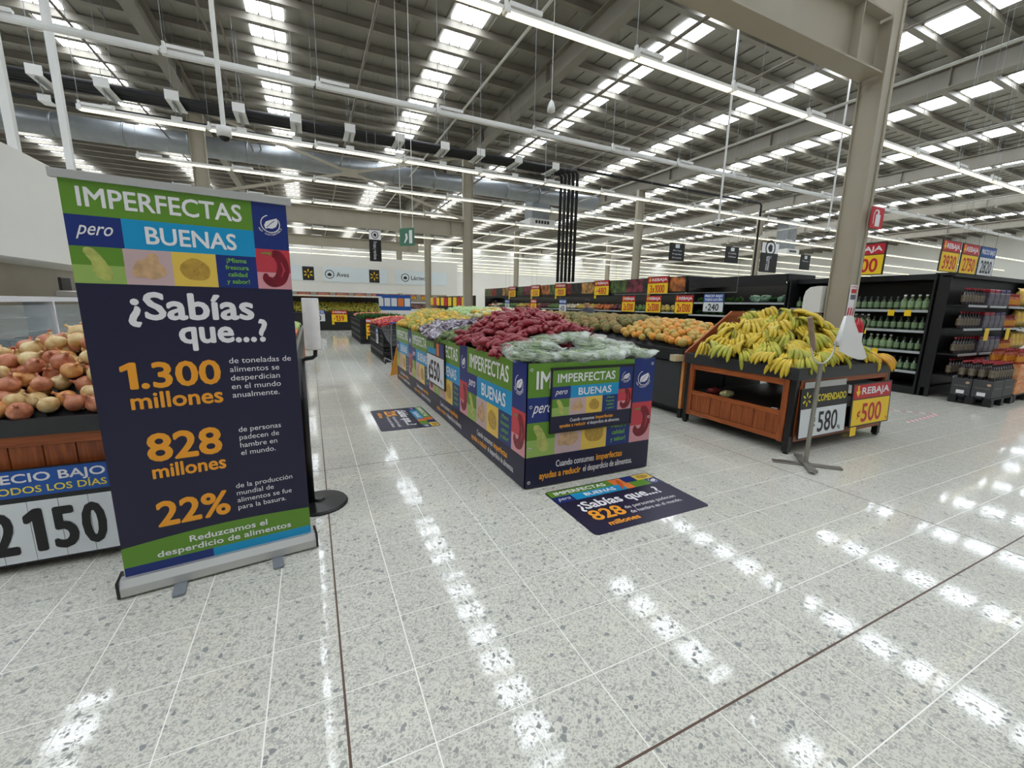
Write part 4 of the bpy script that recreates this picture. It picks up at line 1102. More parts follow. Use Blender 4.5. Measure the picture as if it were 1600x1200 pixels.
for i, (x, y, z) in enumerate(spots(1.46, 2.86, 3.42, 5.05, 0.135, zi, 31, lift=0.045)):
    if x < 1.95 and y > 4.6: continue
    t = thing('net_bag', 'red mesh bag of dark tubers in the heap on the wrapped island', 'netted produce', (x, y, z), 0, 'red net bags of tubers')
    t.rotation_euler = (R(r.uniform(-20, 20)), R(r.uniform(-20, 20)), R(r.uniform(0, 360)))
    k = r.uniform(0.95, 1.2); t.scale = (k, k, k)
    for q in range(8):
        a = 2*PI*q/8
        link('tuber', r.choice(tub_me), t, loc=(0.058*math.cos(a)*r.uniform(0.5, 1.1), 0.05*math.sin(a)*r.uniform(0.5, 1.1), r.uniform(-0.012, 0.034)), rot=(R(r.uniform(-25, 25)), R(r.uniform(-25, 25)), R(r.uniform(-45, 45))), scale=r.uniform(0.85, 1.2))
    link('net_knot', knot_me, t, loc=(0.10, 0, 0.02))
avo = round_me('avocado', 0.046, mat('avocado_skin', (84, 104, 56), 0.5, var=0.35, scale=20, col2=(54, 70, 40), bump=0.4, dist=0.003), 1.35)
avo2 = round_me('avocado', 0.046, mat('avocado_light', (122, 140, 76), 0.5, var=0.3, scale=20, col2=(86, 106, 54), bump=0.4, dist=0.003), 1.35)
pile('avocado', [avo, avo2], 'green avocado beside the red net bags', 'avocado', 'avocados on the wrapped island', spots(1.49, 2.15, 4.50, 5.40, 0.088, zi, 6, lift=0.03)+spots(2.2, 2.75, 5.0, 5.45, 0.10, zi, 7, lift=0.02), 1.3, seed=8)
M_SILV = mat('silver_bag', (196, 190, 200), 0.22, var=0.75, scale=16, col2=(84, 66, 86), bump=0.8, dist=0.02)
sil = [film_bag(20+k, 0.085, 0.06, 0.04).mesh('clear_bag', M_SILV, True) for k in range(3)]
pile('bagged_roots', sil, 'shiny clear bag of purplish roots between avocados and mangoes', 'bagged produce', 'clear bags of purplish roots', spots(1.48, 2.80, 5.40, 6.62, 0.118, zi, 11, lift=0.04), 0.5, 0.9, 1.2, seed=3)
def mango_me(n, a, b): return round_me(n, 0.05, mat(n+'_skin', a, 0.4, var=0.5, scale=11, col2=b), 1.3, 12, 8, lambda p: Vector((p.x*(1+0.5*p.z), p.y, p.z)))
MG = [mango_me('yellow_mango', (224, 182, 52), (206, 150, 40)), mango_me('green_mango', (176, 176, 68), (134, 146, 54)), mango_me('olive_mango', (196, 172, 60), (150, 140, 50))]
pile('mango', MG, {'yellow_mango': 'yellow mango at the far end of the wrapped island', 'green_mango': 'green mango at the far end of the wrapped island', 'olive_mango': 'yellow-green mango at the far end of the wrapped island'}, 'mango', 'mangoes on the wrapped island', spots(1.49, 2.80, 6.62, 8.36, 0.100, zi, 13, lift=0.04), 1.4, seed=6)

# ------------------------------------------------------------------ dark island with melons and pineapples
di = thing('bin_island', 'long dark bin island with melons and pineapples behind the banana table', 'display', (0, 0, 0))
DX0, DX1, DY0, DY1 = 4.58, 6.28, 4.10, 16.2
M_BIN = mat('charcoal_bin', (54, 56, 58), 0.5, var=0.1)
MB().box(DX0, DX1, DY0+0.02, DY1, 0.10, 0.78).build('body', M_BIN, di)
MB().box(DX0+0.10, DX1-0.1, DY0+0.12, DY1-0.1, 0.0, 0.10).build('plinth', M_BLACK, di)
MB().box(DX0-0.06, DX1+0.03, DY0-0.02, DY1+0.02, 0.78, 0.94).build('rim', M_BLACK, di)
y = DY0+0.03
while y < DY1-1:
    MB().bbox(DX0-0.022, DX0, y, y+1.16, 0.12, 0.76, 0.01).build('side_panel', M_BIN, di)
    y += 1.2
for k in range(2):
    MB().bbox(DX0+0.03+0.83*k, DX0+0.03+0.83*k+0.80, DY0, DY0+0.02, 0.12, 0.76, 0.006).build('end_panel', M_BIN, di)
MB().box(DX0-0.055, DX0+0.01, DY0-0.055, DY0-0.01, 0.13, 0.78).build('corner_post', W_PALE, di, label='pale wooden corner post')
MB().box(DX0-0.06, DX0+0.015, DY0-0.06, DY0-0.008, 0.0, 0.13).build('post_foot', M_BLACKM, di)
def zd(x, y):
    e = max(0, 1-(abs(x-5.43)/0.86)**2.4)
    return 0.95+0.27*e*min(1, max(0.05, (y-DY0)/0.7))
mound(zd, DX0+0.02, DX1-0.02, DY0+0.02, DY1-0.02, 30, 0.035).build('tray_liner', M_BLACK, di)
OR = [round_me('orange_melon', 0.060, mat('melon_orange', (226, 160, 58), 0.45, var=0.35, scale=14, col2=(212, 132, 46)), 0.97), round_me('green_melon', 0.060, mat('melon_green', (166, 160, 78), 0.45, var=0.35, scale=14, col2=(204, 160, 76)), 0.97), round_me('tawny_melon', 0.060, mat('melon_tawny', (214, 166, 76), 0.45, var=0.4, scale=14, col2=(186, 146, 66)), 0.97)]
pile('small_melon', OR, {'orange_melon': 'round orange melon beside the bananas', 'green_melon': 'greenish round melon beside the bananas', 'tawny_melon': 'tawny round melon beside the bananas'}, 'melon', 'small round melons', spots(4.60, 6.22, 4.16, 5.55, 0.116, zd, 17, lift=0.045), 1.5, 0.85, 1.12, seed=7)
def pine(p):
    d = p.normalized(); a = math.atan2(d.y, d.x); z = p.z/0.125
    return p*(1+0.05*math.cos(8*a+6*z)*math.cos(8*a-6*z))
def pine_me(n, a, b):
    m = mat(n+'_rind', a, 0.6, col2=b, var=0.7, scale=45, bump=1.0, dist=0.02)
    mb = MB(); mb.sphere(0.078, 0.078, 0.125, 20, 14, None, pine); mb.cur = 1
    mb.path([(0, 0, -0.12), (0, 0, -0.135)], 0.016, 6)
    return mb.mesh(n, [m, mat('pine_stalk', (150, 130, 80), 0.8)], True)
PN = [pine_me('brown_pineapple', (168, 142, 76), (102, 84, 44)), pine_me('green_pineapple', (142, 132, 70), (84, 82, 44))]
def zp(x, y): return zd(x, y)
r = random.Random(14)
for x, y, z in spots(4.64, 6.24, 5.62, 9.5, 0.178, zd, 19, lift=0.06, jit=0.15):
    me = r.choice(PN)
    link('pineapple', me, None, 'brown crownless pineapple on the dark island' if me is PN[0] else 'olive green crownless pineapple on the dark island', 'pineapple', 'pineapples on the dark island', None, (x, y, z), None, (R(90+r.uniform(-22, 22)), R(r.uniform(-30, 30)), R(r.uniform(-40, 40))), r.uniform(0.9, 1.1))
BM = [round_me('cream_melon', 0.092, mat('cream_rind', (222, 208, 156), 0.45, var=0.2, scale=16), 1.12), round_me('yellow_melon', 0.092, mat('yellow_rind', (222, 186, 70), 0.4, var=0.25, scale=10), 1.2), round_me('pale_melon', 0.092, mat('pale_rind', (206, 214, 170), 0.45, var=0.2, scale=12), 1.05)]
pile('large_melon', BM, {'cream_melon': 'cream netted melon on the dark island beyond the pineapples', 'yellow_melon': 'yellow oval melon on the dark island beyond the pineapples', 'pale_melon': 'pale green melon on the dark island beyond the pineapples'}, 'melon', 'large melons on the dark island', spots(4.64, 6.24, 9.6, 13.2, 0.20, zd, 23, lift=0.075), 1.2, 0.85, 1.15, seed=9)
cab = round_me('cabbage', 0.105, mat('cabbage_leaf', (196, 218, 164), 0.5, var=0.35, scale=9, col2=(150, 188, 112), bump=0.8, dist=0.02), 0.9)
pile('cabbage', [cab], 'pale green cabbage at the far end of the dark island', 'cabbage', 'cabbages on the dark island', spots(4.64, 6.24, 13.3, 16.1, 0.22, zd, 25, lift=0.085), 1.0, seed=2)
# clear punnet between melons and bananas
pt = thing('fruit_punnet', 'clear plastic punnet of cut yellow fruit wedged beside the bananas', 'punnet', (4.40, 4.06, 0.80))
MB().box(-0.09, 0.06, -0.05, 0.05, 0.0, 0.085).build('punnet_box', clear_mat('punnet_clear', (235, 232, 214), 0.35, 0.1), pt)
MB().box(-0.08, 0.05, -0.042, 0.042, 0.006, 0.075).build('cut_fruit', mat('cut_fruit', (222, 190, 110), 0.4, var=0.4, scale=30), pt)

# ------------------------------------------------------------------ produce bins beyond the onions, along the aisle
lb = thing('sloped_bin', 'sloped wooden fruit bin running along the aisle behind the banner', 'display', (0, 0, 0))
LX0, LX1, LY0, LY1 = -1.55, -0.20, 4.95, 11.0
MB().box(LX0+0.1, LX1-0.05, LY0+0.05, LY1-0.05, 0.0, 0.62).build('body', M_BLACK, lb)
mb = MB(); mb.prism([(LX1, 0.60), (LX1, 0.88), (LX0, 1.28), (LX0, 0.60)], -LY1, -LY0, Matrix.Rotation(PI/2, 4, 'X')); mb.build('sloped_tray', M_BLACK, lb)
for k in range(int((LY1-LY0)/0.3)):
    MB().bbox(LX1, LX1+0.022, LY0+0.3*k+0.004, LY0+0.3*k+0.296, 0.12, 0.60, 0.004).build('plank', W_Z, lb)
MB().box(LX1-0.01, LX1+0.035, LY0, LY1, 0.60, 0.93).build('front_rail', mat('rail_green_black', (40, 46, 42), 0.35), lb)
def zl(x, y): return 0.90+0.40*(LX1-x)/(LX1-LX0)
PC = [round_me('peach', 0.044, mat('peach_skin', (226, 158, 98), 0.5, var=0.5, scale=10, col2=(196, 92, 66)), 0.95), round_me('red_apple', 0.044, mat('apple_red', (170, 62, 52), 0.35, var=0.4, scale=9, col2=(206, 140, 70)), 0.92), round_me('plum', 0.044, mat('plum_skin', (120, 62, 78), 0.4, var=0.3), 1.0), round_me('green_pear', 0.048, mat('pear_skin', (170, 190, 110), 0.45, var=0.2), 1.2)]
for me, y0, y1, lab, ct in ((PC[2], 5.0, 5.7, 'dark plum in the sloped bin along the aisle', 'plum'), (PC[1], 5.7, 6.6, 'red apple in the sloped bin along the aisle', 'apple'), (PC[0], 6.6, 8.6, 'orange-blushed peach in the sloped bin along the aisle', 'peach'), (PC[3], 8.6, 10.8, 'light green pear in the sloped bin along the aisle', 'pear')):
    pile(ct, [me], lab, ct, ct+'s in the sloped bin', spots(-0.98, LX1-0.03, y0, y1, 0.094, zl, int(y0*10), lift=0.035), 1.2, seed=5)

# ------------------------------------------------------------------ stacked black crates with peppers, herbs
def crate_mesh():
    mb = MB(); L_, W_, H_ = 0.596, 0.396, 0.212
    mb.box(0, L_, 0, W_, 0, 0.012)
    for (x0, x1, y0, y1) in ((0, L_, 0, 0.014), (0, L_, W_-0.014, W_), (0, 0.014, 0.014, W_-0.014), (L_-0.014, L_, 0.014, W_-0.014)):
        mb.box(x0, x1, y0, y1, 0.012, 0.05); mb.box(x0, x1, y0, y1, 0.175, H_)
        if x1-x0 > y1-y0:
            k = 9
            for i in range(k): a = x0+(x1-x0)*i/(k-1)*0.965; mb.box(a, a+0.021, y0, y1, 0.05, 0.175)
            mb.box(x0, x1, y0+0.004, y1-0.004, 0.095, 0.125)
        else:
            k = 6
            for i in range(k): a = y0+(y1-y0)*i/(k-1)*0.945; mb.box(x0, x1, a, a+0.02, 0.05, 0.175)
            mb.box(x0+0.004, x1-0.004, y0, y1, 0.095, 0.125)
    return mb.mesh('produce_crate', mat('crate_black', (34, 34, 36), 0.5))
CR = crate_mesh()
def crate_block(x0, y0, nx, ny, nz, label, group):
    for i in range(nx):
        for j in range(ny):
            for k in range(nz):
                if 0 < i < nx-1 and 0 < j < ny-1: continue
                link('produce_crate', CR, None, label, 'crate', group, None, (x0+0.41*(i+1), y0+0.61*j, 0.216*k), None, (0, 0, PI/2))
crate_block(1.56, 10.80, 4, 4, 4, 'black slatted plastic crate stacked under the red peppers', 'crates under the red peppers')
crate_block(1.54, 15.85, 4, 6, 4, 'black slatted plastic crate stacked under the green herbs', 'crates under the herbs')
def pepper_me(n, m):
    def fn(p):
        k = 1+0.12*math.cos(3*math.atan2(p.y, p.x)); return Vector((p.x*k, p.y*k, p.z))
    return MB().sphere(0.045, 0.045, 0.075, 12, 8, None, fn).mesh(n, m, True)
RP = pepper_me('red_pepper', mat('pepper_red', (200, 34, 30), 0.25, var=0.3, scale=6, col2=(166, 20, 24), coat=0.3))
def zc(x, y): return 0.90+0.14*max(0, 1-((x-2.37)/0.8)**2)
pile('red_pepper', [RP], 'glossy red pepper on top of the stacked black crates', 'pepper', 'red peppers on the crates', spots(1.58, 3.18, 10.85, 12.5, 0.125, zc, 41, lift=0.0), 1.4, seed=4)
TM = round_me('pale_tomato', 0.045, mat('tomato_pale', (222, 150, 100), 0.35, var=0.4, scale=8, col2=(206, 100, 70)), 0.9)
pile('tomato', [TM], 'pale orange tomato behind the red peppers', 'tomato', 'tomatoes on the crates', spots(1.58, 3.18, 12.5, 13.2, 0.12, zc, 43, lift=0.02), 1.4, seed=4)
def tuft(seed):
    r = random.Random(seed); mb = MB()
    for k in range(34):
        a = r.uniform(0, 6.28); l = r.uniform(0.10, 0.19); e = r.uniform(0.3, 1.3)
        d = Vector((math.cos(a)*math.cos(e), math.sin(a)*math.cos(e), math.sin(e)))*l
        s_ = Vector((-math.sin(a), math.cos(a), 0))*0.022
        p = d*0.45
        mb.add([Vector((0, 0, 0)), p-s_, d, p+s_], [(0, 1, 2, 3)])
    return mb.mesh('herb_bunch', mat('herb_green', (62, 112, 40), 0.6, var=0.4, scale=20, col2=(40, 80, 28)))
HB = [tuft(k) for k in range(3)]
pile('herb_bunch', HB, 'leafy green herb bunch on the black crates', 'herbs', 'herb bunches on the crates', spots(1.58, 3.18, 15.9, 18.0, 0.20, lambda x, y: 0.87, 45), 0.3, 0.9, 1.3, seed=2)
pile('tomato', [TM, PC[0]], 'pale orange tomato behind the herb bunches', 'tomato', 'tomatoes by the herbs', spots(1.58, 3.18, 18.1, 19.4, 0.16, lambda x, y: 0.92+0.10*max(0, 1-((x-2.37)/0.8)**2), 46), 1.4, 1.0, 1.3, seed=2)
# end case across the aisle
ec = thing('end_case', 'black produce case closing the far end of the aisle', 'display', (-1.6, 23.9, 0))
MB().bbox(0, 5.2, 0, 1.4, 0.0, 0.92, 0.02).build('body', M_BLACK, ec)
MB().box(0.05, 5.15, 1.3, 1.36, 0.92, 1.72).build('back_panel', M_BLACK, ec)
MB().box(0, 5.2, 0.5, 1.36, 1.74, 1.80).build('canopy_light', P_WHITE, ec)
GF = [round_me('lime_fruit', 0.06, mat('lime_skin', (150, 156, 52), 0.4, var=0.3, scale=8), 1.1), round_me('ochre_fruit', 0.06, mat('ochre_skin', (178, 150, 44), 0.4, var=0.3, scale=8), 1.1)]
pile('guava', GF, {'lime_fruit': 'lime green guava in the far end case', 'ochre_fruit': 'ochre guava in the far end case'}, 'guava', 'fruit in the end case', spots(-1.5, 3.5, 23.98, 25.1, 0.15, lambda x, y: 0.95+0.4*(y-23.95), 47), 1.4, seed=1)
price_sign('price_sign', 'red and yellow REBAJA card with 139 on the far end case', (1.35, 23.86, 0.42), 0, 0.80, 0.62, 0, P_RED, P_WHITE, 'REBAJA', P_SYEL, '139', P_RED, arrow=True, hk=0.34, numw=0.5, tab=True)
price_sign('price_sign', 'blue-topped white price card with 90 on the far end case', (0.30, 23.86, 0.45), 0, 0.75, 0.60, 0, P_SBLUE, P_WHITE, ['PRECIO BAJO', 'TODOS LOS DÍAS'], P_SWHITE, '90', P_BLACK, hk=0.34, numw=0.45)
price_sign('price_sign', 'narrow red and yellow card with 3 on the herb crates', (1.88, 15.82, 0.30), 0, 0.26, 0.62, 0, P_RED, P_WHITE, 'REBAJA', P_SYEL, '3', P_RED, hk=0.3, numw=0.5, pre='', tab=True)
price_sign('price_sign', 'slim blue and white price card on the pepper crates', (1.545, 11.5, 0.42), R(-90), 0.40, 0.40, 0, P_SBLUE, P_WHITE, 'PRECIO', P_SWHITE, '95', P_BLACK, hk=0.35, numw=0.5)

# ------------------------------------------------------------------ shopping cart
ct = thing('shopping_cart', 'wire shopping cart with a blue handle parked at the island end', 'shopping cart', (1.58, 9.72, 0), R(4))
M_WIRE = mat('cart_wire', (176, 178, 180), 0.3, metal=0.8)
def wires(pts_pairs, r_=0.003):
    mb = MB()
    for a, b in pts_pairs: mb.path([a, b], r_, 4)
    return mb
def lerp(a, b, t_): return tuple(a[i]+(b[i]-a[i])*t_ for i in range(3))
tp = [(0, 0, 1.0), (0.56, 0, 1.0), (0.56, 0.92, 0.92), (0, 0.92, 0.92)]; bt = [(0.06, 0.08, 0.52), (0.50, 0.08, 0.52), (0.44, 0.86, 0.60), (0.12, 0.86, 0.60)]
for (a, b, c, d) in ((0, 1, 0, 1), (1, 2, 1, 2), (2, 3, 2, 3), (3, 0, 3, 0)):
    pr = []
    for k in range(13): t_ = k/12; pr.append((lerp(tp[a], tp[b], t_), lerp(bt[c], bt[d], t_)))
    for k in range(5): t_ = k/4; pr.append((lerp(tp[a], bt[c], t_), lerp(tp[b], bt[d], t_)))
    wires(pr).build('basket_side', M_WIRE, ct)
wires([(lerp(bt[0], bt[1], k/8), lerp(bt[3], bt[2], k/8)) for k in range(9)]).build('basket_floor', M_WIRE, ct)
for sx in (0.05, 0.51):
    MB().path([(sx, -0.06, 1.04), (sx, 0.04, 0.98), (sx, 0.12, 0.50), (sx, 0.06, 0.16), (sx, 0.80, 0.16)], 0.012, 6).build('side_tube', M_WIRE, ct)
MB().path([(0.0, -0.07, 1.045), (0.56, -0.07, 1.045)], 0.017, 8).build('handle', P_SBLUE, ct)
MB().box(0.14, 0.42, -0.012, -0.004, 0.62, 0.98).build('child_seat_flap', P_SBLUE, ct)
MB().box(0.05, 0.25, 0.0, 0.004, 0.84, 0.96, Matrix.Translation((0.1, -0.02, 0))).build('notice_card', P_SYEL, ct)
for x in (0.05, 0.51):
    for y in (0.06, 0.80):
        wh = MB().lathe([(0.02, -0.014), (0.06, -0.012), (0.06, 0.012), (0.02, 0.014)], 14, Matrix.Translation((x, y, 0.06)) @ Matrix.Rotation(PI/2, 4, 'Y')).build('wheel', M_BLACKM, ct)
        MB().box(x-0.022, x-0.016, y-0.015, y+0.015, 0.06, 0.16).box(x+0.016, x+0.022, y-0.015, y+0.015, 0.06, 0.16).box(x-0.022, x+0.022, y-0.015, y+0.015, 0.12, 0.16).build('caster_fork', M_WIRE, wh)
# ------------------------------------------------------------------ black wall of cases on the right
M_CASE = mat('case_black', (24, 24, 26), 0.4)
M_SHELF = mat('shelf_black', (30, 30, 32), 0.4)
M_EDGE = mat('shelf_price_rail', (190, 196, 198), 0.35, metal=0.3)
CX = 10.0
def case_unit(name, label, y0, y1, top, shelves, canopy=0.0, depth=1.0):
    t = thing(name, label, 'shelf unit', (CX, y0, 0))
    L_ = y1-y0
    MB().box(0.0, depth, 0.03, L_-0.03, 0.0, 0.14).build('kick_base', M_CASE, t)
    MB().box(depth-0.05, depth, 0.03, L_-0.03, 0.14, top).build('back_panel', M_CASE, t)
    for y in (0.0, L_-0.03): MB().box(-0.02, depth, y, y+0.03, 0.0, top).build('end_panel', M_CASE, t)
    MB().box(-0.04 if canopy else 0.2, depth, 0.03, L_-0.03, top-0.10-canopy, top).build('canopy', M_CASE, t)
    if canopy:
        MB().box(-0.04, -0.025, 0.03, L_-0.03, top-0.20-canopy, top-0.10-canopy).build('canopy_lip', M_CASE, t)
        MB().box(0.30, 0.36, 0.06, L_-0.06, top-0.125-canopy, top-0.10-canopy).build('canopy_lamp', emat('case_lamp', (255, 252, 240), 6.0), t)
    for z in shelves:
        s = MB().box(0.05, depth-0.05, 0.03, L_-0.03, z-0.03, z).build('shelf', M_SHELF, t)
        MB().box(0.035, 0.05, 0.04, L_-0.04, z-0.04, z+0.005).build('price_rail', M_EDGE, s)
    return t
SH_A = [0.18, 0.42, 0.79, 1.17, 1.54]
case_unit('shelf_unit', 'black shelf unit stocked with green-labelled bottles behind the column', 3.62, 6.15, 2.19, SH_A[1:], 0.0)
case_unit('cooler_case', 'tall black cooler with leafy greens beyond the bananas', 6.20, 9.05, 2.32, [0.55, 0.95, 1.32, 1.66], 0.06)
pc = case_unit('cooler_case', 'long black produce cooler with fruit pictures along its header', 9.10, 25.0, 2.42, [0.55, 0.95, 1.36], 0.36)
# picture header
hp = ((206, 120, 60), (60, 58, 56), (150, 60, 80), (96, 120, 60), (60, 58, 56), (214, 160, 90), (60, 58, 56), (186, 60, 52), (110, 130, 70))
y = 0.06; k = 0
while y < 15.7:
    w = 0.95 if k % 2 else 0.80
    o_ = MB().box(-0.052, -0.042, y, y+w-0.01, 1.985, 2.40).build('header_picture', mat('header_print_%d' % (k % 9), hp[k % 9], 0.4, var=0.75, scale=5, col2=tuple(int(v*0.35) for v in hp[k % 9])), pc)
    y += w; k += 1
def bottle_mesh(name, h, r_, body, label_m, cap, neck=0.6, lab=(0.18, 0.58)):
    prof = [(r_*0.9, 0), (r_, 0.01), (r_, lab[0]*h), (r_*1.015, lab[0]*h), (r_*1.015, lab[1]*h), (r_, lab[1]*h), (r_*0.95, neck*h), (r_*0.38, (neck+0.18)*h), (r_*0.36, 0.93*h)]
    mb = MB(); n = 10
    for (a, b) in zip(prof[:-1], prof[1:]):
        mb.cur = 1 if abs(a[0]-r_*1.015) < 1e-6 and abs(b[0]-r_*1.015) < 1e-6 else 0
        mb.lathe([a, b], n, None, False)
    mb.cur = 2; mb.lathe([(r_*0.42, 0.90*h), (r_*0.42, h), (0.001, h)], n, None, False)
    return mb.mesh(name, [body, label_m, cap], True)
M_GLASSG = mat('bottle_green', (52, 66, 48), 0.15, spec=0.6); M_GLASSD = mat('bottle_dark', (24, 12, 14), 0.12, spec=0.6)
M_LABG = mat('label_green', (124, 150, 110), 0.5, var=0.25, scale=40); M_LABP = mat('label_parchment', (120, 108, 90), 0.5, var=0.4, scale=40); M_CAPW = mat('cap_white', (206, 208, 204), 0.4); M_CAPR = mat('cap_red', (150, 22, 34), 0.4); M_CAPD = mat('cap_dark', (40, 44, 42), 0.4)
B_GREEN = bottle_mesh('juice_bottle', 0.25, 0.045, M_GLASSG, M_LABG, M_CAPD)
B_GREEN2 = bottle_mesh('juice_bottle', 0.28, 0.05, mat('bottle_pale', (96, 112, 74), 0.2), mat('label_mint', (150, 178, 132), 0.5, var=0.3, scale=40), M_CAPW)
r = random.Random(2)
for z in SH_A[1:]:
    y = 3.75
    while y < 6.05:
        if True:
            me = B_GREEN2 if (int(y*2.2)+int(z*5)) % 3 == 0 else B_GREEN
            link('juice_bottle', me, None, 'tall pale bottle with a mint label on the black shelves' if me is B_GREEN2 else 'small dark bottle with a green label on the black shelves', 'bottle', 'bottles on the black shelves', None, (CX+0.13, y, z+0.001), r.uniform(0, 6))
        y += 0.106
for y, z in ((3.95, 1.54), (4.6, 1.17), (5.9, 1.54), (4.35, 0.79), (5.35, 1.17), (4.2, 1.54)):
    MB().box(0, 0.004, -0.05, 0.05, -0.11, 0.0).build('shelf_tag', P_SYEL, label='small yellow price tag hanging from the bottle shelf rail', cat='price tag', group='yellow shelf tags', loc=(CX+0.028, y, z))
# leafy greens in the cooler
LG = [mat('leaf_dark', (54, 104, 50), 0.5, var=0.4, scale=12), mat('leaf_mid', (98, 150, 74), 0.5, var=0.4, scale=12), mat('leaf_bag', (150, 186, 160), 0.25, var=0.5, scale=10, col2=(70, 110, 80))]
def lettuce(seed, m, name):
    r = random.Random(seed); mb = MB()
    for k in range(22):
        a = r.uniform(0, 6.28); l = r.uniform(0.10, 0.17); e = r.uniform(0.1, 1.3)
        d = Vector((math.cos(a)*math.cos(e), math.sin(a)*math.cos(e), math.sin(e)*0.8))*l
        s_ = Vector((-math.sin(a), math.cos(a), 0))*0.055; p = d*0.65+Vector((0, 0, 0.02))
        mb.add([Vector((0, 0, 0)), p-s_, d+Vector((0, 0, 0.02)), p+s_], [(0, 1, 2, 3)])
    return mb.mesh(name, m)
LT = [lettuce(1, LG[0], 'dark_greens'), lettuce(2, LG[1], 'light_greens')]
BGG = film_bag(60, 0.12, 0.09, 0.06).mesh('salad_bag', LG[2], True)
r = random.Random(3)
for z in (0.55, 0.95, 1.32, 1.66):
    y = 6.38
    while y < 8.9:
        q = r.random()
        if z > 0.9 and y < 7.2 and q < 0.7: link('salad_bag', BGG, None, 'glossy bag of salad leaves in the tall cooler', 'bagged salad', 'salad bags in the cooler', None, (CX+0.22, y, z+0.10), None, (1.2, 0.2, r.uniform(0, 6)))
        elif q < 0.92:
            me = r.choice(LT); link('leafy_greens', me, None, 'dark leafy greens in the tall cooler' if me is LT[0] else 'light leafy greens in the tall cooler', 'greens', 'leafy greens in the cooler', None, (CX+0.24, y, z+0.01), r.uniform(0, 6), None, r.uniform(0.85, 1.15))
        y += 0.24
# loose produce in the long cooler
VM = [round_me('carrot_pack', 0.08, mat('veg_orange', (206, 116, 60), 0.5, var=0.4), 0.8), round_me('squash_veg', 0.08, mat('veg_yellow', (206, 180, 84), 0.5, var=0.3), 0.9), round_me('green_veg', 0.08, mat('veg_green', (96, 134, 62), 0.5, var=0.4), 0.9), round_me('beet_veg', 0.075, mat('veg_beet', (104, 44, 56), 0.5, var=0.3), 0.95), round_me('white_veg', 0.075, mat('veg_white', (222, 212, 190), 0.5, var=0.15), 0.9)]
VL = {'carrot_pack': 'orange root vegetable in the long cooler', 'squash_veg': 'yellow squash in the long cooler', 'green_veg': 'green squash in the long cooler', 'beet_veg': 'dark beet in the long cooler', 'white_veg': 'white onion in the long cooler'}
order = [2, 4, 0, 1, 2, 3, 0, 1, 4, 2, 3, 0, 1, 2]
for zi_, z in enumerate((0.95, 1.36)):
    y = 9.3; q = 0
    while y < 24.8:
        me = VM[order[(int((y-9.3)/1.15)+zi_*3) % len(order)]]
        for xx in ((0.16, 0.02), (0.34, 0.09)):
            link('loose_vegetable', me, None, VL[me.name.split('.')[0]], 'vegetable', 'vegetables in the long cooler', None, (CX+xx[0], y+r.uniform(-0.02, 0.02), z+0.06+xx[1]), None, (r.uniform(0, 3), r.uniform(0, 3), 0), r.uniform(0.85, 1.15))
        y += 0.21
# price cards on the header and hung before the cooler
RW = dict(head_mat=P_RED, head_txt_mat=P_WHITE, head_txt='REBAJA', body_mat=P_SYEL, num_mat=P_RED, arrow=True, hk=0.36, head=0)
for yc, num, lab in ((10.2, '3x1000', 'large REBAJA card with 3x1000 on the cooler header'), (13.05, '480', 'REBAJA 480 card next to the large 3x1000 card on the header'), (15.95, '1000', 'REBAJA 1000 card above the blue 420 card on the cooler'), (18.25, '550', 'header card reading REBAJA 550, past the black drop pipes'), (20.85, '600', 'farthest REBAJA card, 600, by the pale blue shopper')):
    price_sign('price_sign', lab, (9.90, yc, 1.90), R(-90), 0.92, 0.55, num=num, pre='' if 'x' in num else '¢', numw=0.66 if 'x' in num else 0.55, tab=True, **RW)
rail = MB().path([(8.0, 6.0, 1.84), (8.0, 9.9, 1.84)], 0.006, 6)
for y in (6.0, 9.9): rail.path([(8.0, y, 1.84), (8.0, y, 8.2)], 0.003, 4)
rail.build('sign_rail', M_GALV, label='thin grey rail hung on wires, carrying price cards before the cooler', cat='rail')
for yc, num, lab in ((9.28, '2x1300', 'REBAJA 2x1300 card on the hanging rail, furthest from the bananas'), (8.33, '2x1300', 'REBAJA 2x1300 card in the middle of the hanging rail'), (7.34, '2x1300', 'REBAJA 2x1300 card on the hanging rail beside the blue 240 card')):
    price_sign('price_sign', lab, (7.99, yc, 1.36), R(-90), 0.56, 0.44, num=num, pre='', numw=0.7, hang=0.035, **RW)
price_sign('price_sign', 'blue and white price card with 240 on the hanging rail', (7.99, 6.53, 1.42), R(-90), 0.54, 0.40, 0, P_SBLUE, P_WHITE, ['PRECIO BAJO', 'TODOS LOS DÍAS'], P_SWHITE, '240', P_BLACK, hk=0.45, hang=0.02, numw=0.5)
for yc, num, c, lab in ((19.5, '75', 0, 'small blue and white card before the far cooler'), (16.7, '850', 1, 'small red and yellow card before the cooler'), (14.28, '420', 0, 'blue and white 420 card before the cooler, beside the shopper')):
    kw = dict(RW) if c else dict(head=0, head_mat=P_SBLUE, head_txt_mat=P_WHITE, head_txt='PRECIO BAJO', body_mat=P_SWHITE, num_mat=P_BLACK, hk=0.4)
    price_sign('price_sign', lab, (9.0, yc, 1.25), R(-90), 0.55, 0.50, num=num, numw=0.5, hang=6.4, **kw)
price_sign('price_sign', 'REBAJA card ending in 00 standing on the bottle shelf behind the column', (9.92, 4.83, 2.20), R(-90), 0.86, 0.60, num='1500', numw=0.6, **RW)

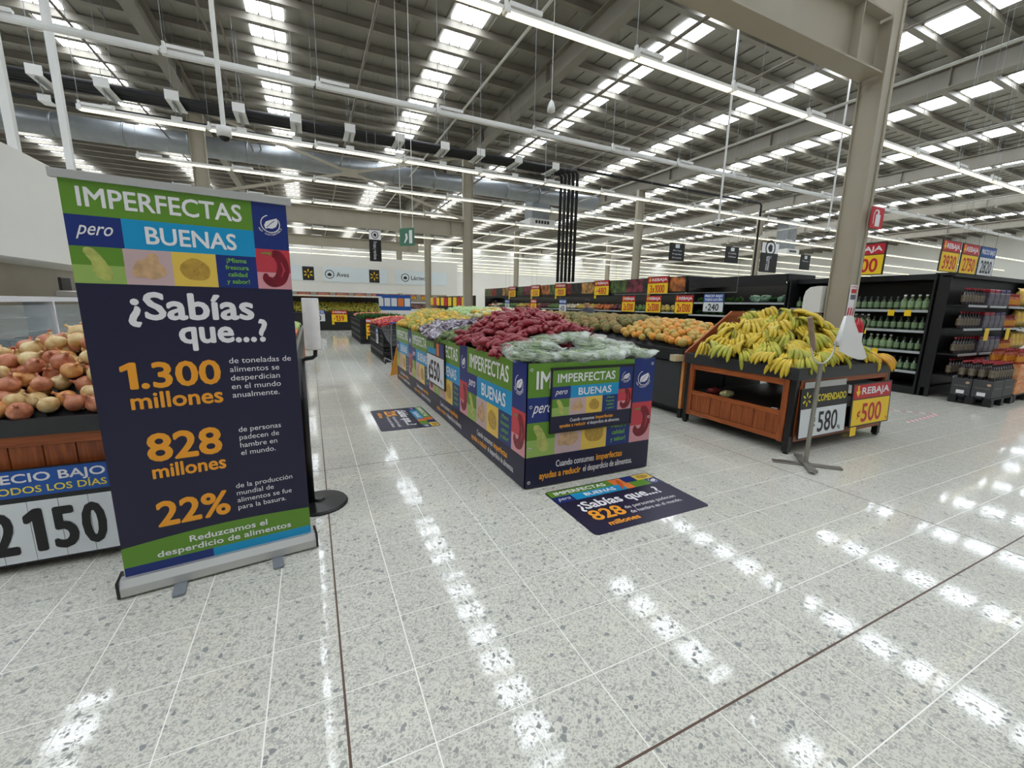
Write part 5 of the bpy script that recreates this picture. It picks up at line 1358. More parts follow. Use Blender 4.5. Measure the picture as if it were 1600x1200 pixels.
# ------------------------------------------------------------------ long shelf facing the cross aisle
ls = thing('shelf_unit', 'black shelf unit with dark wine bottles and yellow packs facing the cross aisle', 'shelf unit', (10.02, 3.50, 0))
LW = 3.45
SH_B = [0.42, 0.80, 1.24, 1.64]
MB().box(0, LW, 0.0, 0.10, 0, 0.16).build('kick_base', M_CASE, ls)
MB().box(0, LW, 0.06, 0.10, 0.16, 2.12).build('back_panel', M_CASE, ls)
for x in (0, LW-0.03): MB().box(x, x+0.03, -0.06, 0.06, 0.0, 2.14).build('end_panel', M_CASE, ls)
MB().box(0, LW, -0.10, 0.10, 2.12, 2.19).build('canopy', M_CASE, ls)
for z in SH_B:
    s_ = MB().box(0.03, LW-0.03, -0.32, 0.06, z-0.025, z).build('shelf', M_SHELF, ls)
    for k in range(4): MB().box(0.06+0.85*k, 0.06+0.85*k+0.72, -0.335, -0.32, z-0.035, z+0.004).build('price_rail', M_EDGE, s_)
B_WINE = bottle_mesh('wine_bottle', 0.29, 0.042, M_GLASSD, M_LABP, M_CAPR)
B_SAUCE = bottle_mesh('sauce_bottle', 0.24, 0.038, mat('sauce_glass', (150, 56, 20), 0.15), mat('label_amber', (226, 150, 40), 0.5, var=0.3, scale=40), M_CAPR)
packm = mat('purple_pack', (58, 48, 66), 0.35, var=0.5, scale=12, col2=(96, 92, 100))
PACK = MB().bbox(-0.11, 0.11, -0.08, 0.08, 0, 0.23, 0.012).mesh('drink_pack', packm)
PACKTOP = MB().bbox(-0.105, 0.105, -0.075, 0.075, 0.232, 0.29, 0.01)
YB = film_bag(70, 0.16, 0.12, 0.07).mesh('snack_bag', mat('snack_yellow', (238, 204, 40), 0.3, var=0.5, scale=9, col2=(214, 160, 120)), True)
for z in SH_B:
    for k in range(7):
        link('wine_bottle', B_WINE, None, 'dark red-capped wine bottle on the cross-aisle shelf', 'bottle', 'wine bottles on the shelf', None, (10.14+0.115*k, 3.27, z+0.001))
    for k in range(4):
        t = thing('drink_pack', 'shrink-wrapped pack of dark drinks on the cross-aisle shelf', 'drink pack', (11.06+0.235*k, 3.29, z+0.001), 0, 'drink packs on the shelf')
        link('pack_body', PACK, t); link('pack_caps', PACKTOP.mesh('pack_caps', mat('cap_violet' if k > 1 else 'cap_crimson', (54, 40, 96) if k > 1 else (150, 24, 44), 0.4)), t)
    for k in range(7):
        link('sauce_bottle', B_SAUCE, None, 'amber red-capped sauce bottle on the cross-aisle shelf', 'bottle', 'sauce bottles on the shelf', None, (11.98+0.085*k, 3.27, z+0.001))
    for k in range(4):
        link('snack_bag', YB, None, 'yellow snack bag standing on the cross-aisle shelf', 'snack bag', 'yellow snack bags on the shelf', None, (12.68+0.205*k, 3.30, z+0.185), None, (0, R(90), R(90)))
for x, z in ((11.0, 1.24), (11.95, 1.24)):
    MB().box(-0.09, 0.09, -0.004, 0, -0.22, 0.0).build('shelf_tag', P_SYEL, label='large yellow price tag on the cross-aisle shelf rail', cat='price tag', group='large yellow tags', loc=(x, 3.16, z))
for x, num, red, lab in ((9.62, '3930', 1, 'hanging REBAJA 3930 card over the shelf corner with wine'), (10.35, '2750', 1, 'REBAJA 2750 card between the 3930 and blue 2820 cards'), (11.06, '2820', 0, 'blue and white card with 2820 above the wine shelf')):
    kw = dict(RW) if red else dict(head=0, head_mat=P_SBLUE, head_txt_mat=P_WHITE, head_txt='PRECIO BAJO', body_mat=P_SWHITE, num_mat=P_BLACK, hk=0.36)
    price_sign('price_sign', lab, (x, 3.38, 2.17), 0, 0.66, 0.50, num=num, pre='', numw=0.7, hang=6.0, **kw)

# pallets with wine boxes and orange boxes
def pallet(loc, w, d, label):
    t = thing('pallet', label, 'pallet', loc)
    for k in range(5): MB().box(0, w, d*k/5+0.01, d*(k+1)/5-0.01, 0.11, 0.135).build('deck_board', M_BLACK, t)
    for x in (0, w/2-0.05, w-0.1):
        for y in (0, d/2-0.05, d-0.1): MB().box(x, x+0.1, y, y+0.1, 0.02, 0.11).build('block', M_BLACK, t)
    for x in (0, w/2-0.05, w-0.1): MB().box(x, x+0.1, 0, d, 0, 0.02).build('runner', M_BLACK, t)
pallet((9.86, 2.60, 0), 0.90, 0.52, 'black plastic pallet under the dark wine boxes')
pallet((10.86, 2.62, 0), 1.10, 0.50, 'black plastic pallet under the orange boxes')
M_WBOX = mat('wine_carton', (66, 66, 68), 0.55, var=0.1, scale=4)
for i, (x, y) in enumerate(((9.87, 2.62), (9.87, 2.87), (10.31, 2.62), (10.31, 2.87))):
    t = thing('wine_box', 'dark grey wine carton on the pallet, facing the banana table' if i < 2 else 'dark grey wine carton on the pallet, beside the orange boxes', 'box', (x, y, 0.136), 0, 'wine cartons on the pallet')
    MB().bbox(0, 0.43, 0, 0.24, 0, 0.29, 0.004).build('carton', M_WBOX, t)
    Fw = Face((-0.0005, 0.24, 0), (0, -1, 0), (0, 0, 1))
    T(t, mat('carton_ink', (150, 146, 138), 0.5), Fw, 'Viña Mendoza', 0.03, 0.15, w=0.18, h=0.022, bold=0.0)
    mb = MB(); blob(Fw, 0.19, 0.22, lump(0.026, 0.022, 1, amp=0.0), 0.001, mb); mb.build('round_seal', mat('carton_seal', (190, 160, 130), 0.5), t)
    mb = MB(); rect(mb, Fw, 0.07, 0.17, 0.03, 0.09); mb.build('paper_label', P_WHITE, t)
    Ff = Face((0, -0.0005, 0), (1, 0, 0), (0, 0, 1))
    T(t, mat('carton_ink', (150, 146, 138), 0.5), Ff, 'Viña Mendoza', 0.06, 0.15, w=0.28, h=0.028, bold=0.0)
for i in range(8):
    for j in range(4):
        link('wine_bottle', B_WINE, None, 'red-capped wine bottle standing on the dark cartons', 'bottle', 'wine bottles on the cartons', None, (9.93+0.102*i, 2.68+0.118*j, 0.4275))
M_OBOX = mat('orange_carton', (214, 120, 62), 0.5, var=0.45, scale=14, col2=(236, 180, 130))
for i in range(3):
    for k in range(2):
        for j in range(2):
            MB().bbox(0, 0.355, 0, 0.235, 0, 0.255, 0.004).build('orange_box', M_OBOX, label='orange printed carton stacked beside the wine cartons', cat='box', group='orange cartons on the pallet', loc=(10.88+0.365*i, 2.63+0.245*j, 0.136+0.258*k))
for i in range(10):
    for j in range(3):
        link('sauce_bottle', B_SAUCE, None, 'amber sauce bottle standing on the orange cartons', 'bottle', 'sauce bottles on the cartons', None, (10.93+0.105*i, 2.70+0.15*j, 0.652))

# hazard tape on the floor by the column
tp_ = thing('floor_tape', 'red and white striped tape marking a corner on the floor', 'floor tape', (0, 0, 0))
def tape(a, b, n):
    for k in range(n):
        p = Vector(a).lerp(Vector(b), k/n); q = Vector(a).lerp(Vector(b), (k+1)/n); d = (q-p).normalized(); s_ = Vector((-d.y, d.x, 0))*0.02
        MB().add([p-s_, q-s_, q+s_, p+s_], [(0, 1, 2, 3)]).build('tape_stripe', P_WHITE if k % 2 else P_RED, tp_)
tape((7.70, 3.50, 0.0012), (8.42, 2.72, 0.0012), 14); tape((8.42, 2.72, 0.0012), (7.38, 2.68, 0.0012), 16)

# ------------------------------------------------------------------ things on the big column
fx = thing('extinguisher_sign', 'red square fire extinguisher sign jutting from the cream column', 'sign', (7.32, 3.50, 2.68))
MB().box(-0.02, 0.30, -0.012, 0.0, 0, 0.29).build('sign_plate', P_RED, fx)
Fx = Face((-0.02, -0.0125, 0), (1, 0, 0), (0, 0, 1))
mb = MB(); rect(mb, Fx, 0.11, 0.23, 0.03, 0.19); rect(mb, Fx, 0.145, 0.195, 0.19, 0.24); mb.build('pictogram_bottle', P_WHITE, fx, kind='stuff')
mb = MB(); ribbon(Fx, [(0.17, 0.245), (0.09, 0.24), (0.055, 0.17), (0.06, 0.06)], [0.008]*4, 0.0015, mb); mb.build('pictogram_hose', P_WHITE, fx)
nt_ = thing('notice', 'white notice with red printing and red hazard stripes on the cream column', 'notice', (7.24, 3.545, 1.42))
MB().box(-0.06, 0.14, -0.006, 0, 0, 0.46).build('notice_sheet', P_WHITE, nt_)
Fn = Face((-0.06, -0.0065, 0), (1, 0, 0), (0, 0, 1))
for k in range(3):
    mb = MB(); a = 0.005+0.065*k; mb.add([Fn.p(a, 0.005, 0.001), Fn.p(a+0.04, 0.005, 0.001), Fn.p(a+0.06, 0.13, 0.001), Fn.p(a+0.02, 0.13, 0.001)], [(0, 1, 2, 3)]); mb.build('hazard_stripe', P_RED, nt_)
T(nt_, P_RED, Fn, 'EXTINTOR', 0.02, 0.42, w=0.16, h=0.022, bold=0.02)
mb = MB(); rect(mb, Fn, 0.03, 0.17, 0.34, 0.40); mb.build('notice_block', P_RED, nt_)
mb = MB(); rect(mb, Fn, 0.03, 0.17, 0.25, 0.32); mb.build('notice_block', mat('print_slate', (90, 96, 110), 0.5), nt_)
fe = thing('fire_extinguisher', 'red fire extinguisher hung on the cream column', 'fire extinguisher', (7.30, 3.43, 0.95))
MB().lathe([(0.06, 0), (0.078, 0.02), (0.078, 0.34), (0.06, 0.40), (0.025, 0.43), (0.022, 0.46)], 18).build('cylinder', mat('extinguisher_red', (186, 22, 34), 0.25, coat=0.4), fe, smooth=True)
MB().lathe([(0.0785, 0.10), (0.0785, 0.24)], 18, None, False).build('label_wrap', P_WHITE, fe, smooth=True)
MB().box(-0.02, 0.02, -0.08, 0.03, 0.46, 0.50).build('valve', M_BLACKM, fe)
MB().path([(0, -0.06, 0.47), (0.06, -0.08, 0.40), (0.085, -0.04, 0.20), (0.085, -0.02, 0.08)], 0.011, 6).build('hose', M_BLACKM, fe, smooth=True)
dp = thing('wall_bag_dispenser', 'white rounded bag dispenser on the back edge of the cream column', 'bag dispenser', (7.20, 3.88, 1.47))
poly = [(0, 0), (0.26, 0), (0.26, 0.24), (0.24, 0.33), (0.18, 0.385), (0.08, 0.40), (0, 0.40)]
MB().prism(poly, -0.09, 0.09, Matrix(((0, 0, 1, 0.0), (1, 0, 0, 0), (0, 1, 0, 0), (0, 0, 0, 1)))).build('dispenser_case', M_WHITE, dp)
MB().box(-0.07, 0.07, 0.04, 0.14, -0.09, -0.001).build('bag_pack', mat('kraft_bags', (176, 142, 108), 0.7), dp)

# ------------------------------------------------------------------ counters on the left
bk_ = MB(); bk_.prism([(-4.0, 14.2), (-4.0, 9.8), (-4.2, 6.0), (-9.0, 6.0), (-9.0, 14.2)][::-1], 2.07, 3.74)
bk_.build('trim_1', M_WALL, kind='structure', label='white rounded bulkhead above the deli counter')
MB().box(-5.2, -5.0, 5.0, 14.2, 0, 2.07).build('wall_deli', M_STAIN, kind='structure', label='stainless steel wall behind the deli counter')
for x, y, z0 in ((-4.12, 10.02, 3.745), (-4.12, 11.88, 3.745)):
    MB().box(-0.055, 0.055, -0.055, 0.055, 0, 8.95-z0).build('hanger_post', M_WHITE, label='white square post carrying the white bulkhead', cat='post', group='bulkhead posts', loc=(x, y, z0))
dl = thing('deli_case', 'glass-fronted deli case with white trim left of the banner', 'display case', (-4.3, 5.2, 0))
MB().box(0, 1.2, 0, 5.2, 0, 0.78).build('base', M_WHITE, dl)
MB().box(0.02, 1.18, 0.02, 5.18, 0.78, 0.82).build('deck', mat('deck_dark', (52, 58, 64), 0.3), dl)
MB().box(1.15, 1.165, 0.02, 5.18, 0.82, 1.38).build('front_glass', clear_mat('case_glass', (210, 222, 224), 0.22, 0.05), dl)
MB().box(0.15, 1.18, 0, 5.2, 1.42, 1.48).build('top_trim', P_WHITE, dl)
for z in (1.05, 1.22): MB().box(0.25, 1.12, 0.03, 5.17, z, z+0.012).build('glass_shelf', clear_mat('shelf_glass', (226, 236, 236), 0.45, 0.05), dl)
for y in (0.0, 2.58, 5.16): MB().box(0.9, 1.19, y, y+0.04, 0.82, 1.42).build('upright', P_WHITE, dl)
r = random.Random(6)
for k in range(9):
    MB().bbox(0, 0.34, 0, 0.30, 0, 0.10, 0.012).build('deli_tray', mat('tray_%d' % (k % 3), ((40, 44, 70), (38, 90, 160), (120, 130, 136))[k % 3], 0.3), label=('dark blue tray in the deli case', 'bright blue tray in the deli case', 'grey tray in the deli case')[k % 3], cat='tray', group='trays in the deli case', loc=(-3.72, 5.4+0.55*k, 0.821))
sc_ = thing('deli_scale', 'black and steel scale standing on the deli case', 'scale', (-3.5, 8.85, 1.481))
MB().bbox(0, 0.34, 0, 0.34, 0, 0.10, 0.015).build('scale_body', M_STAIN, sc_); MB().bbox(0.05, 0.09, 0.02, 0.32, 0.10, 0.30, 0.01).build('scale_display', M_BLACKM, sc_)
# far fascia with department signs
MB().box(-24, 10.8, 33, 33.3, 2.18, 4.62).build('wall_fascia', M_WALL, kind='structure', label='white fascia above the far service counters')
MB().box(10.5, 10.8, 33.3, 44, 2.18, 4.62).build('wall_fascia_side', M_WALL, kind='structure', label='white return of the fascia')
MB().box(-24, 10.8, 36, 36.2, 0, 2.18).build('wall_counter', mat('tan_tile', (168, 156, 138), 0.5, var=0.1), kind='structure', label='tan wall behind the far counters')
P_PALE = mat('sign_pale_blue', (224, 233, 236), 0.5)
def dept(x0, x1, text, lab, spark_at=None, txt_u=None):
    t = thing('department_sign', lab, 'sign', (x0, 32.97, 2.85))
    MB().box(0, x1-x0, 0, 0.03, 0, 1.02).build('sign_board', P_PALE, t)
    Fq = Face((0, -0.001, 0), (1, 0, 0), (0, 0, 1))
    if text:
        T(t, P_BLACK, Fq, text, txt_u+0.45, 0.36, h=0.30, bold=0.01)
        mb = MB(); pts = [(txt_u+0.28*math.cos(k*PI/10), 0.50+0.28*math.sin(k*PI/10)) for k in range(21)]; ribbon(Fq, pts, [0.025]*21, 0.004, mb); mb.build('icon_ring', P_BLACK, t)
        mb = MB(); blob(Fq, txt_u, 0.48, lump(0.13, 0.12, 3), 0.004, mb); mb.build('icon', P_BLACK, t)
    if spark_at is not None:
        mb = MB(); rect(mb, Fq, spark_at-0.36, spark_at+0.36, 0.04, 0.96, 0.004); mb.build('spark_tile', mat('sign_brown_black', (46, 38, 34), 0.5), t)
        Fq2 = Face((0, -0.006, 0), (1, 0, 0), (0, 0, 1)); spark(t, Fq2, spark_at, 0.5, 0.30, P_SYEL)
    return t
dept(-5.5, 0.45, 'Carnes', 'pale department sign with a black spark tile before the poultry sign', 0.0+5.52, 1.0)
dept(0.95, 5.35, 'Aves', 'pale department sign reading Aves with a bird icon', 3.45, 0.42)
dept(5.9, 9.9, 'Lácteos', 'pale department sign reading Lácteos', None, 0.75)
cc = thing('service_counter', 'long lit service counter under the far fascia', 'counter', (-6, 33.6, 0))
MB().box(0, 15.5, 0, 1.2, 0, 1.0).build('base', M_WHITE, cc); MB().box(0, 15.5, 0.1, 1.1, 1.0, 1.45).build('glass_front', mat('counter_contents', (150, 110, 96), 0.4, var=0.6, scale=4, col2=(60, 60, 66)), cc); MB().box(0, 15.5, 0.0, 1.2, 1.45, 1.53).build('top_trim', P_WHITE, cc)
for k in range(9):
    price_sign('price_sign', 'small yellow and red card hung in a row over the far counter', (-1.6+1.25*k, 33.5, 1.75), 0, 0.85, 0.34, num='REBAJA', pre='', numw=0.7, head=0, head_mat=P_RED, head_txt_mat=P_WHITE, head_txt='OFERTA', body_mat=P_SYEL, num_mat=P_RED, hk=0.4, group='cards over the far counter', hang=0.08)
rk = thing('promo_rack', 'rack with blue and white promotion cards near the far counter', 'rack', (3.7, 27, 0))
MB().box(0, 2.1, 0, 0.5, 0, 1.0).build('base', M_WHITE, rk); MB().box(0, 2.1, 0.2, 0.24, 1.0, 1.95).build('back_board', P_SBLUE, rk)
for k in range(5):
    MB().box(0.06+0.41*k, 0.06+0.41*k+0.34, 0.17, 0.195, 1.25, 1.75).build('promo_card', P_SWHITE if k != 3 else P_CARROT, rk)
for k in range(3):
    s_ = thing('dark_rack', 'black produce rack with yellow-red cards beyond the islands', 'rack', (7.7+0.0*k, 22.0+2.6*k, 0), 0, 'racks beyond the islands')
    MB().box(0, 0.6, 0, 2.4, 0, 1.15).build('body', M_CASE, s_); MB().box(0.5, 0.55, 0, 2.4, 1.15, 1.95).build('back_board', M_CASE, s_)
    for q in range(3): MB().box(-0.02, -0.005, 0.1+0.8*q, 0.75+0.8*q, 1.35, 1.85).build('price_card', P_SYEL if q != 1 else P_RED, s_)

# ------------------------------------------------------------------ overhead services
def pipe(pts, r_, m, name, label, cat='pipe', group=None, n=8):
    return MB().path(pts, r_, n).build(name, m, None, True, label, cat, group)
hang_x = [-9.6, -8.2, -6.8, -5.43, -4.25, -2.88, -1.42, -0.04, 1.42, 2.9, 4.37, 5.64, 7.09, 8.64]
for k, (dy, dz) in enumerate(((-0.30, 0), (-0.15, 0.02), (0.0, 0.03), (0.15, 0.02), (0.30, 0))):
    pipe([(-23.9, 15+dy, 6.60+dz), (9.6-0.09*k, 15+dy, 6.60+dz), (9.7-0.09*k, 15+dy, 6.5+dz), (9.7-0.09*k, 15+dy, 2.45)], 0.062, M_RUBBER, 'refrigerant_pipe', 'black insulated refrigerant pipe bending down to the produce cooler', group='black pipe bundle')
pipe([(-23.9, 15.0, 6.15), (8.6, 15.0, 6.15)], 0.055, M_RUBBER, 'refrigerant_pipe', 'single black insulated pipe slung below the bundle')
pipe([(9.9, 15.0, 6.80), (21.0, 15.0, 6.80), (21.1, 15.0, 6.7), (21.1, 15.0, 2.4)], 0.05, M_RUBBER, 'refrigerant_pipe', 'slim black pipe running on from the bundle over the far aisles')
for x in hang_x:
    t = thing('pipe_hanger', 'white strap hanger clamped round the black pipes', 'hanger', (x, 15, 6.0), 0, 'white pipe hangers')
    MB().box(-0.15, 0.15, -0.42, 0.42, 0.515, 0.53).box(-0.15, 0.15, -0.43, -0.42, 0.515, 0.74).box(-0.15, 0.15, 0.42, 0.43, 0.515, 0.74).build('upper_strap', M_WHITE, t)
    MB().box(-0.12, 0.12, -0.15, 0.15, 0.07, 0.085).box(-0.12, 0.12, -0.16, -0.15, 0.07, 0.22).box(-0.12, 0.12, 0.15, 0.16, 0.07, 0.22).build('lower_strap', M_WHITE, t)
    MB().box(-0.02, 0.02, -0.40, 0.40, 0.45, 0.49).build('channel', M_GALV, t)
    mb = MB()
    for y in (-0.38, 0.38): mb.path([(0, y, 0.45), (0, y, 2.9)], 0.008, 4)
    mb.build('threaded_rods', M_GALV, t)
    MB().path([(0, -0.1, 0.12), (0, -0.3, 0.46)], 0.012, 4).build('strut', M_GALV, t)
dct = MB().path([(-23.5, 22.2, 7.6), (16, 22.2, 7.6)], 0.40, 20); dct = dct.build('air_duct', M_GALV, None, True, 'large round galvanised air duct running under the roof', 'duct')
for x in range(-22, 16, 2):
    MB().path([(x, 22.2, 7.6), (x+0.06, 22.2, 7.6)], 0.42, 20).build('duct_collar', M_GALV, dct, True)
for x, y, lab in ((13.0, 24, 'square grey drop duct with a diffuser beside the black pipes'), (37.5, 24, 'square grey drop duct over the far aisles')):
    t = thing('drop_duct', lab, 'duct', (x, y, 6.2))
    MB().box(-0.6, 0.6, -0.5, 0.5, 0.4, 2.7).build('duct_shaft', M_GALV, t); MB().box(-0.85, 0.85, -0.75, 0.75, 0, 0.4).build('diffuser_box', M_WHITE, t)
    for k in range(5): MB().box(-0.5+0.2*k, -0.36+0.2*k, -0.765, -0.75, 0.12, 0.30).build('grille_slot', M_BLACKM, t)
PIPES = [((-4.55, 7.6), 0.03, 'grey'), ((-1.75, 7.6), 0.028, 'grey'), ((-1.45, 7.7), 0.028, 'grey'), ((1.63, 7.5), 0.03, 'grey'), ((4.75, 7.5), 0.035, 'white'), ((7.75, 7.4), 0.03, 'grey'), ((8.0, 7.55), 0.03, 'grey'), ((11.0, 7.5), 0.03, 'grey'), ((12.2, 7.6), 0.025, 'grey'), ((14.6, 7.5), 0.04, 'white'), ((20.5, 7.5), 0.04, 'white'), ((26.5, 7.5), 0.04, 'white'), ((33, 7.5), 0.04, 'white')]
M_GPIPE = mat('grey_pipe', (120, 112, 100), 0.5); M_WPIPE = mat('white_pipe', (204, 202, 192), 0.45)
for (x, z), q, c in PIPES:
    pipe([(x, -5, z), (x, 57, z)], q, M_GPIPE if c == 'grey' else M_WPIPE, 'sprinkler_pipe', ('thin grey sprinkler pipe running the depth of the roof' if c == 'grey' else 'white sprinkler pipe running the depth of the roof'), group=c+' sprinkler pipes', n=6)
def cam_pole(x, y, ztop, zb, lab):
    t = thing('dome_camera', lab, 'camera', (x, y, zb))
    MB().path([(0, 0, 0.14), (0, 0, ztop-zb)], 0.028, 8).build('pole', M_WHITE, t)
    MB().lathe([(0.03, 0.16), (0.085, 0.14), (0.085, 0.03), (0.07, 0.02)], 16).build('housing', M_WHITE, t, smooth=True)
    MB().sphere(0.066, 0.066, 0.066, 12, 8, Matrix.Translation((0, 0, 0.03))).build('dome', mat('dome_smoke', (30, 32, 36), 0.08), t, smooth=True)
cam_pole(-0.87, 7.0, 8.93, 3.55, 'white pole-hung dome camera above the banner')
cam_pole(10.87, 9.0, 8.93, 3.88, 'white pole-hung camera above the produce cooler')
cam_pole(16.25, 9.0, 8.93, 4.15, 'white pole-hung camera beside the cream column')
pn_ = thing('pendant_sensor', 'white bell-shaped sensor hanging on a thin cord', 'sensor', (3.44, 6.0, 4.33))
MB().lathe([(0.03, 0.0), (0.06, 0.02), (0.058, 0.06), (0.035, 0.14), (0.01, 0.17)], 16).build('bell', M_WHITE, pn_, smooth=True)
MB().path([(0, 0, 0.17), (0, 0, 4.7)], 0.004, 4).build('cord', M_WHITE, pn_)
ex = thing('exit_sign', 'green exit sign hung on two long thin wires', 'sign', (2.50, 12, 3.02), R(-50))
MB().box(-0.24, 0.24, -0.012, 0.012, 0, 0.46).build('sign_plate', mat('exit_green', (70, 120, 96), 0.35), ex)
Fe_ = Face((-0.24, -0.0125, 0), (1, 0, 0), (0, 0, 1))
mb = MB(); ribbon(Fe_, [(0.16, 0.08), (0.24, 0.2), (0.22, 0.32)], [0.02, 0.035, 0.03], 0.001, mb); mb.build('running_figure', P_WHITE, ex)
mb = MB(); rect(mb, Fe_, 0.32, 0.42, 0.06, 0.40); mb.build('door_pictogram', P_WHITE, ex)
for s_ in (-0.2, 0.2): MB().path([(s_, 0, 0.46), (s_, 0, 6.0)], 0.008, 4).build('hanger_wire', M_WHITE, ex)
def hang_sign(x0, x1, y, z0, z1, lab, lines, white_top=0.0, vert=None):
    t = thing('hanging_sign', lab, 'sign', (x0, y, z0)); W, H = x1-x0, z1-z0
    MB().box(0, W, 0, 0.03, 0, H).build('sign_board', P_SIGNFRAME, t)
    Fh = Face((0, -0.001, 0), (1, 0, 0), (0, 0, 1))
    if white_top:
        mb = MB(); rect(mb, Fh, 0, W, H*(1-white_top), H); mb.build('icon_panel', P_WHITE, t)
        cu, cv, rr = W/2, H*(1-white_top/2), W*0.27
        mb = MB(); pts = [(cu+rr*math.cos(k*PI/10), cv+rr*math.sin(k*PI/10)) for k in range(21)]; ribbon(Fh, pts, [rr*0.12]*21, 0.003, mb); mb.build('icon_ring', P_BLACK, t)
        mb = MB(); blob(Fh, cu, cv, lump(rr*0.5, rr*0.5, 5), 0.003, mb); mb.build('icon', P_BLACK, t)
    else:
        mb = MB(); rect(mb, Fh, W*0.36, W*0.64, H*0.72, H*0.93, 0.002); mb.build('number_tile', P_SWHITE, t)
    if vert: 
        mb = MB(); put_text(mb, Face(Fh.p(W*0.62, H*(1-white_top)-0.06), (0, 0, -1), (1, 0, 0)), vert, 0, -W*0.28, w=H*(1-white_top)*0.82, h=W*0.30, d=0.002, bold=0.0); mb.build('lettering', P_WHITE, t)
    for i, s_ in enumerate(lines):
        T(t, P_WHITE, Fh, s_, W/2, H*(0.54-0.2*i), w=W*0.62, h=H*0.09, bold=0.0, align='c')
    for u in (0.15, 0.85): MB().path([(W*u, 0.015, H), (W*u, 0.015, 8.3-z0)], 0.006, 4).build('hanger_wire', M_GALV, t)
hang_sign(1.76, 2.11, 14, 2.74, 3.66, 'narrow black Frutas y verduras sign with a white icon panel', (), 0.30, 'Frutas y verduras')
hang_sign(12.1, 12.85, 12, 3.22, 3.86, 'square black aisle sign hung behind the produce cooler', ('Arroz', 'Frijoles', 'Granos'))
hang_sign(15.1, 15.85, 12, 3.32, 3.95, 'square black aisle sign hung nearer the cream column', ('Café', 'Galletas'))
hang_sign(17.25, 18.35, 12, 3.06, 4.26, 'large black sign with a white icon panel', (), 0.34, 'Abarrotes')
hang_sign(20.0, 20.7, 12, 3.3, 3.95, 'square black aisle sign half hidden by the cream column', ('Pastas',))

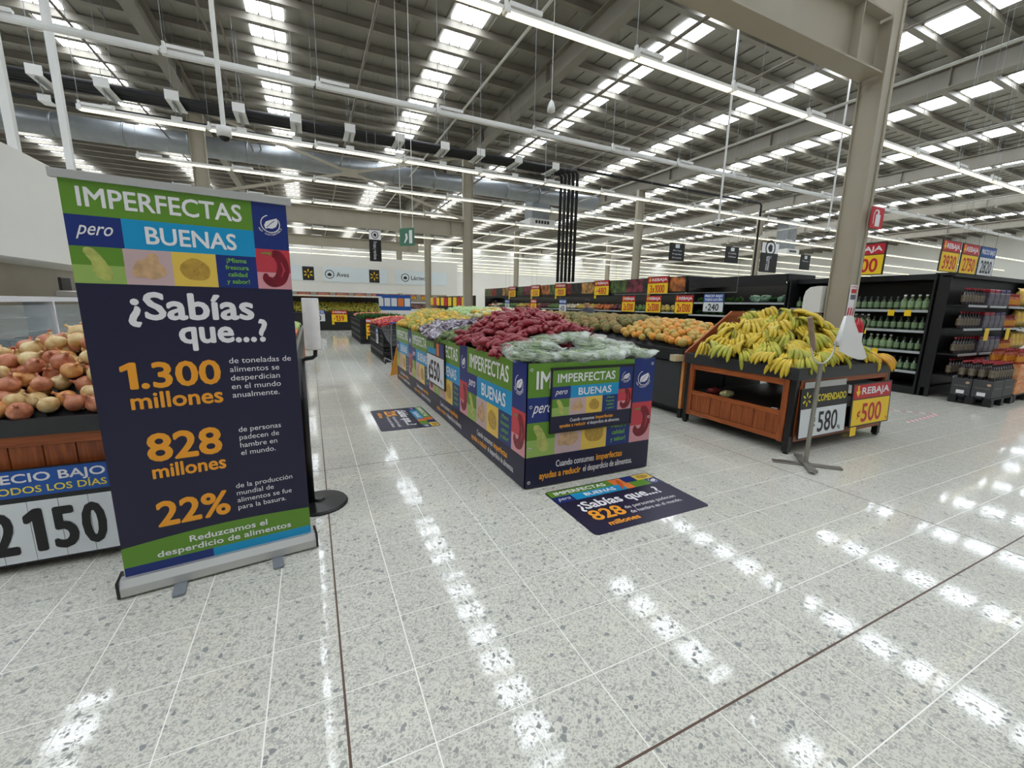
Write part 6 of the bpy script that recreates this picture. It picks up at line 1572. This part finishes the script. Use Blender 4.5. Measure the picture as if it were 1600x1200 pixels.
# ------------------------------------------------------------------ shoppers
def person(loc, rz, shirt, label, h=1.68, lean=0.0):
    me = bpy.data.meshes.new('body')
    P = dict(pel=(0, 0, .95), sp=(0, .02, 1.12), ch=(0, .0+lean*.5, 1.32), nk=(0, -.01+lean*.9, 1.46), hd=(0, -.03+lean*1.1, 1.56), tp=(0, -.02+lean*1.2, 1.66),
             ls=(.17, lean*.5, 1.38), le=(.22, -.03+lean*.7, 1.12), lh=(.20, -.22+lean, 1.00), lf=(.19, -.30+lean, .99), rs=(-.17, lean*.5, 1.38), re=(-.22, -.03+lean*.7, 1.12), rh=(-.20, -.2+lean, 1.02), rf=(-.19, -.28+lean, 1.0),
             lk=(.10, .0, .88), lkn=(.11, -.02, .50), la=(.11, .03, .09), lt=(.12, -.14, .04), rk=(-.10, .0, .88), rkn=(-.11, .0, .50), ra=(-.11, .04, .09), rt_=(-.12, -.13, .04))
    E_ = [('pel', 'sp'), ('sp', 'ch'), ('ch', 'nk'), ('nk', 'hd'), ('hd', 'tp'), ('ch', 'ls'), ('ls', 'le'), ('le', 'lh'), ('lh', 'lf'), ('ch', 'rs'), ('rs', 're'), ('re', 'rh'), ('rh', 'rf'), ('pel', 'lk'), ('lk', 'lkn'), ('lkn', 'la'), ('la', 'lt'), ('pel', 'rk'), ('rk', 'rkn'), ('rkn', 'ra'), ('ra', 'rt_')]
    rad = dict(pel=.15, sp=.14, ch=.15, nk=.055, hd=.092, tp=.07, ls=.07, le=.048, lh=.036, lf=.03, rs=.07, re=.048, rh=.036, rf=.03, lk=.09, lkn=.062, la=.045, lt=.04, rk=.09, rkn=.062, ra=.045, rt_=.04)
    ks = list(P); k_ = h/1.68
    me.from_pydata([tuple(c*k_ for c in P[q]) for q in ks], [(ks.index(a), ks.index(b)) for a, b in E_], [])
    ob = bpy.data.objects.new('body', me); COL.objects.link(ob)
    ob.modifiers.new('skin', 'SKIN'); ob.modifiers.new('sub', 'SUBSURF').levels = 2
    for i, q in enumerate(ks):
        v = me.skin_vertices[0].data[i]; v.radius = (rad[q]*k_*(1.15 if q in ('ch', 'pel', 'sp') else 1), rad[q]*k_*(0.8 if q in ('ch', 'pel', 'sp') else 1)); v.use_root = (q == 'pel')
    dg = bpy.context.evaluated_depsgraph_get()
    m2 = bpy.data.meshes.new_from_object(ob.evaluated_get(dg))
    bpy.data.objects.remove(ob)
    skin = mat('skin_tone', (196, 148, 120), 0.5); pants = mat('dark_trousers', (44, 46, 56), 0.7)
    for m in (shirt, skin, pants, mat('dark_shoes', (30, 28, 28), 0.5)): m2.materials.append(m)
    for p in m2.polygons:
        c = p.center/k_
        p.material_index = 3 if c.z < 0.10 else 2 if (c.z < 0.97 and abs(c.x) < 0.185) else 1 if (c.z > 1.45 or (abs(c.x) > 0.165 and c.z < 1.16)) else 0
        p.use_smooth = True
    t = thing('person', label, 'person', loc, rz)
    b = link('body', m2, t)
    hp_ = Vector(P['tp'])*k_
    MB().sphere(0.098*k_, 0.108*k_, 0.085*k_, 12, 8, Matrix.Translation((hp_.x, hp_.y+0.018, hp_.z-0.01))).build('hair', mat('dark_hair', (40, 30, 26), 0.7), b, smooth=True)
    for s_ in (-1, 1):
        MB().sphere(0.011, 0.008, 0.009, 6, 4, Matrix.Translation((s_*0.034*k_, hp_.y-0.106*k_, hp_.z-0.10*k_))).build('eye', M_BLACKM, b)
        MB().sphere(0.012, 0.02, 0.028, 6, 5, Matrix.Translation((s_*0.098*k_, hp_.y-0.01, hp_.z-0.11*k_))).build('ear', skin, b, smooth=True)
    MB().sphere(0.014, 0.022, 0.022, 6, 5, Matrix.Translation((0, hp_.y-0.115*k_, hp_.z-0.13*k_))).build('nose', skin, b, smooth=True)
    MB().box(-0.022, 0.022, hp_.y-0.108*k_, hp_.y-0.09*k_, hp_.z-0.175*k_, hp_.z-0.167*k_).build('mouth', mat('lips', (150, 84, 78), 0.5), b)
person((8.35, 11.6, 0), R(-60), mat('shirt_grey', (92, 96, 108), 0.8, var=0.1), 'person in a grey shirt leaning towards the produce cooler', 1.68, -0.14)
person((8.75, 20.6, 0), R(75), mat('shirt_pale_blue', (140, 166, 186), 0.8, var=0.1), 'person in a pale blue shirt at the far end of the cooler', 1.62, -0.06)
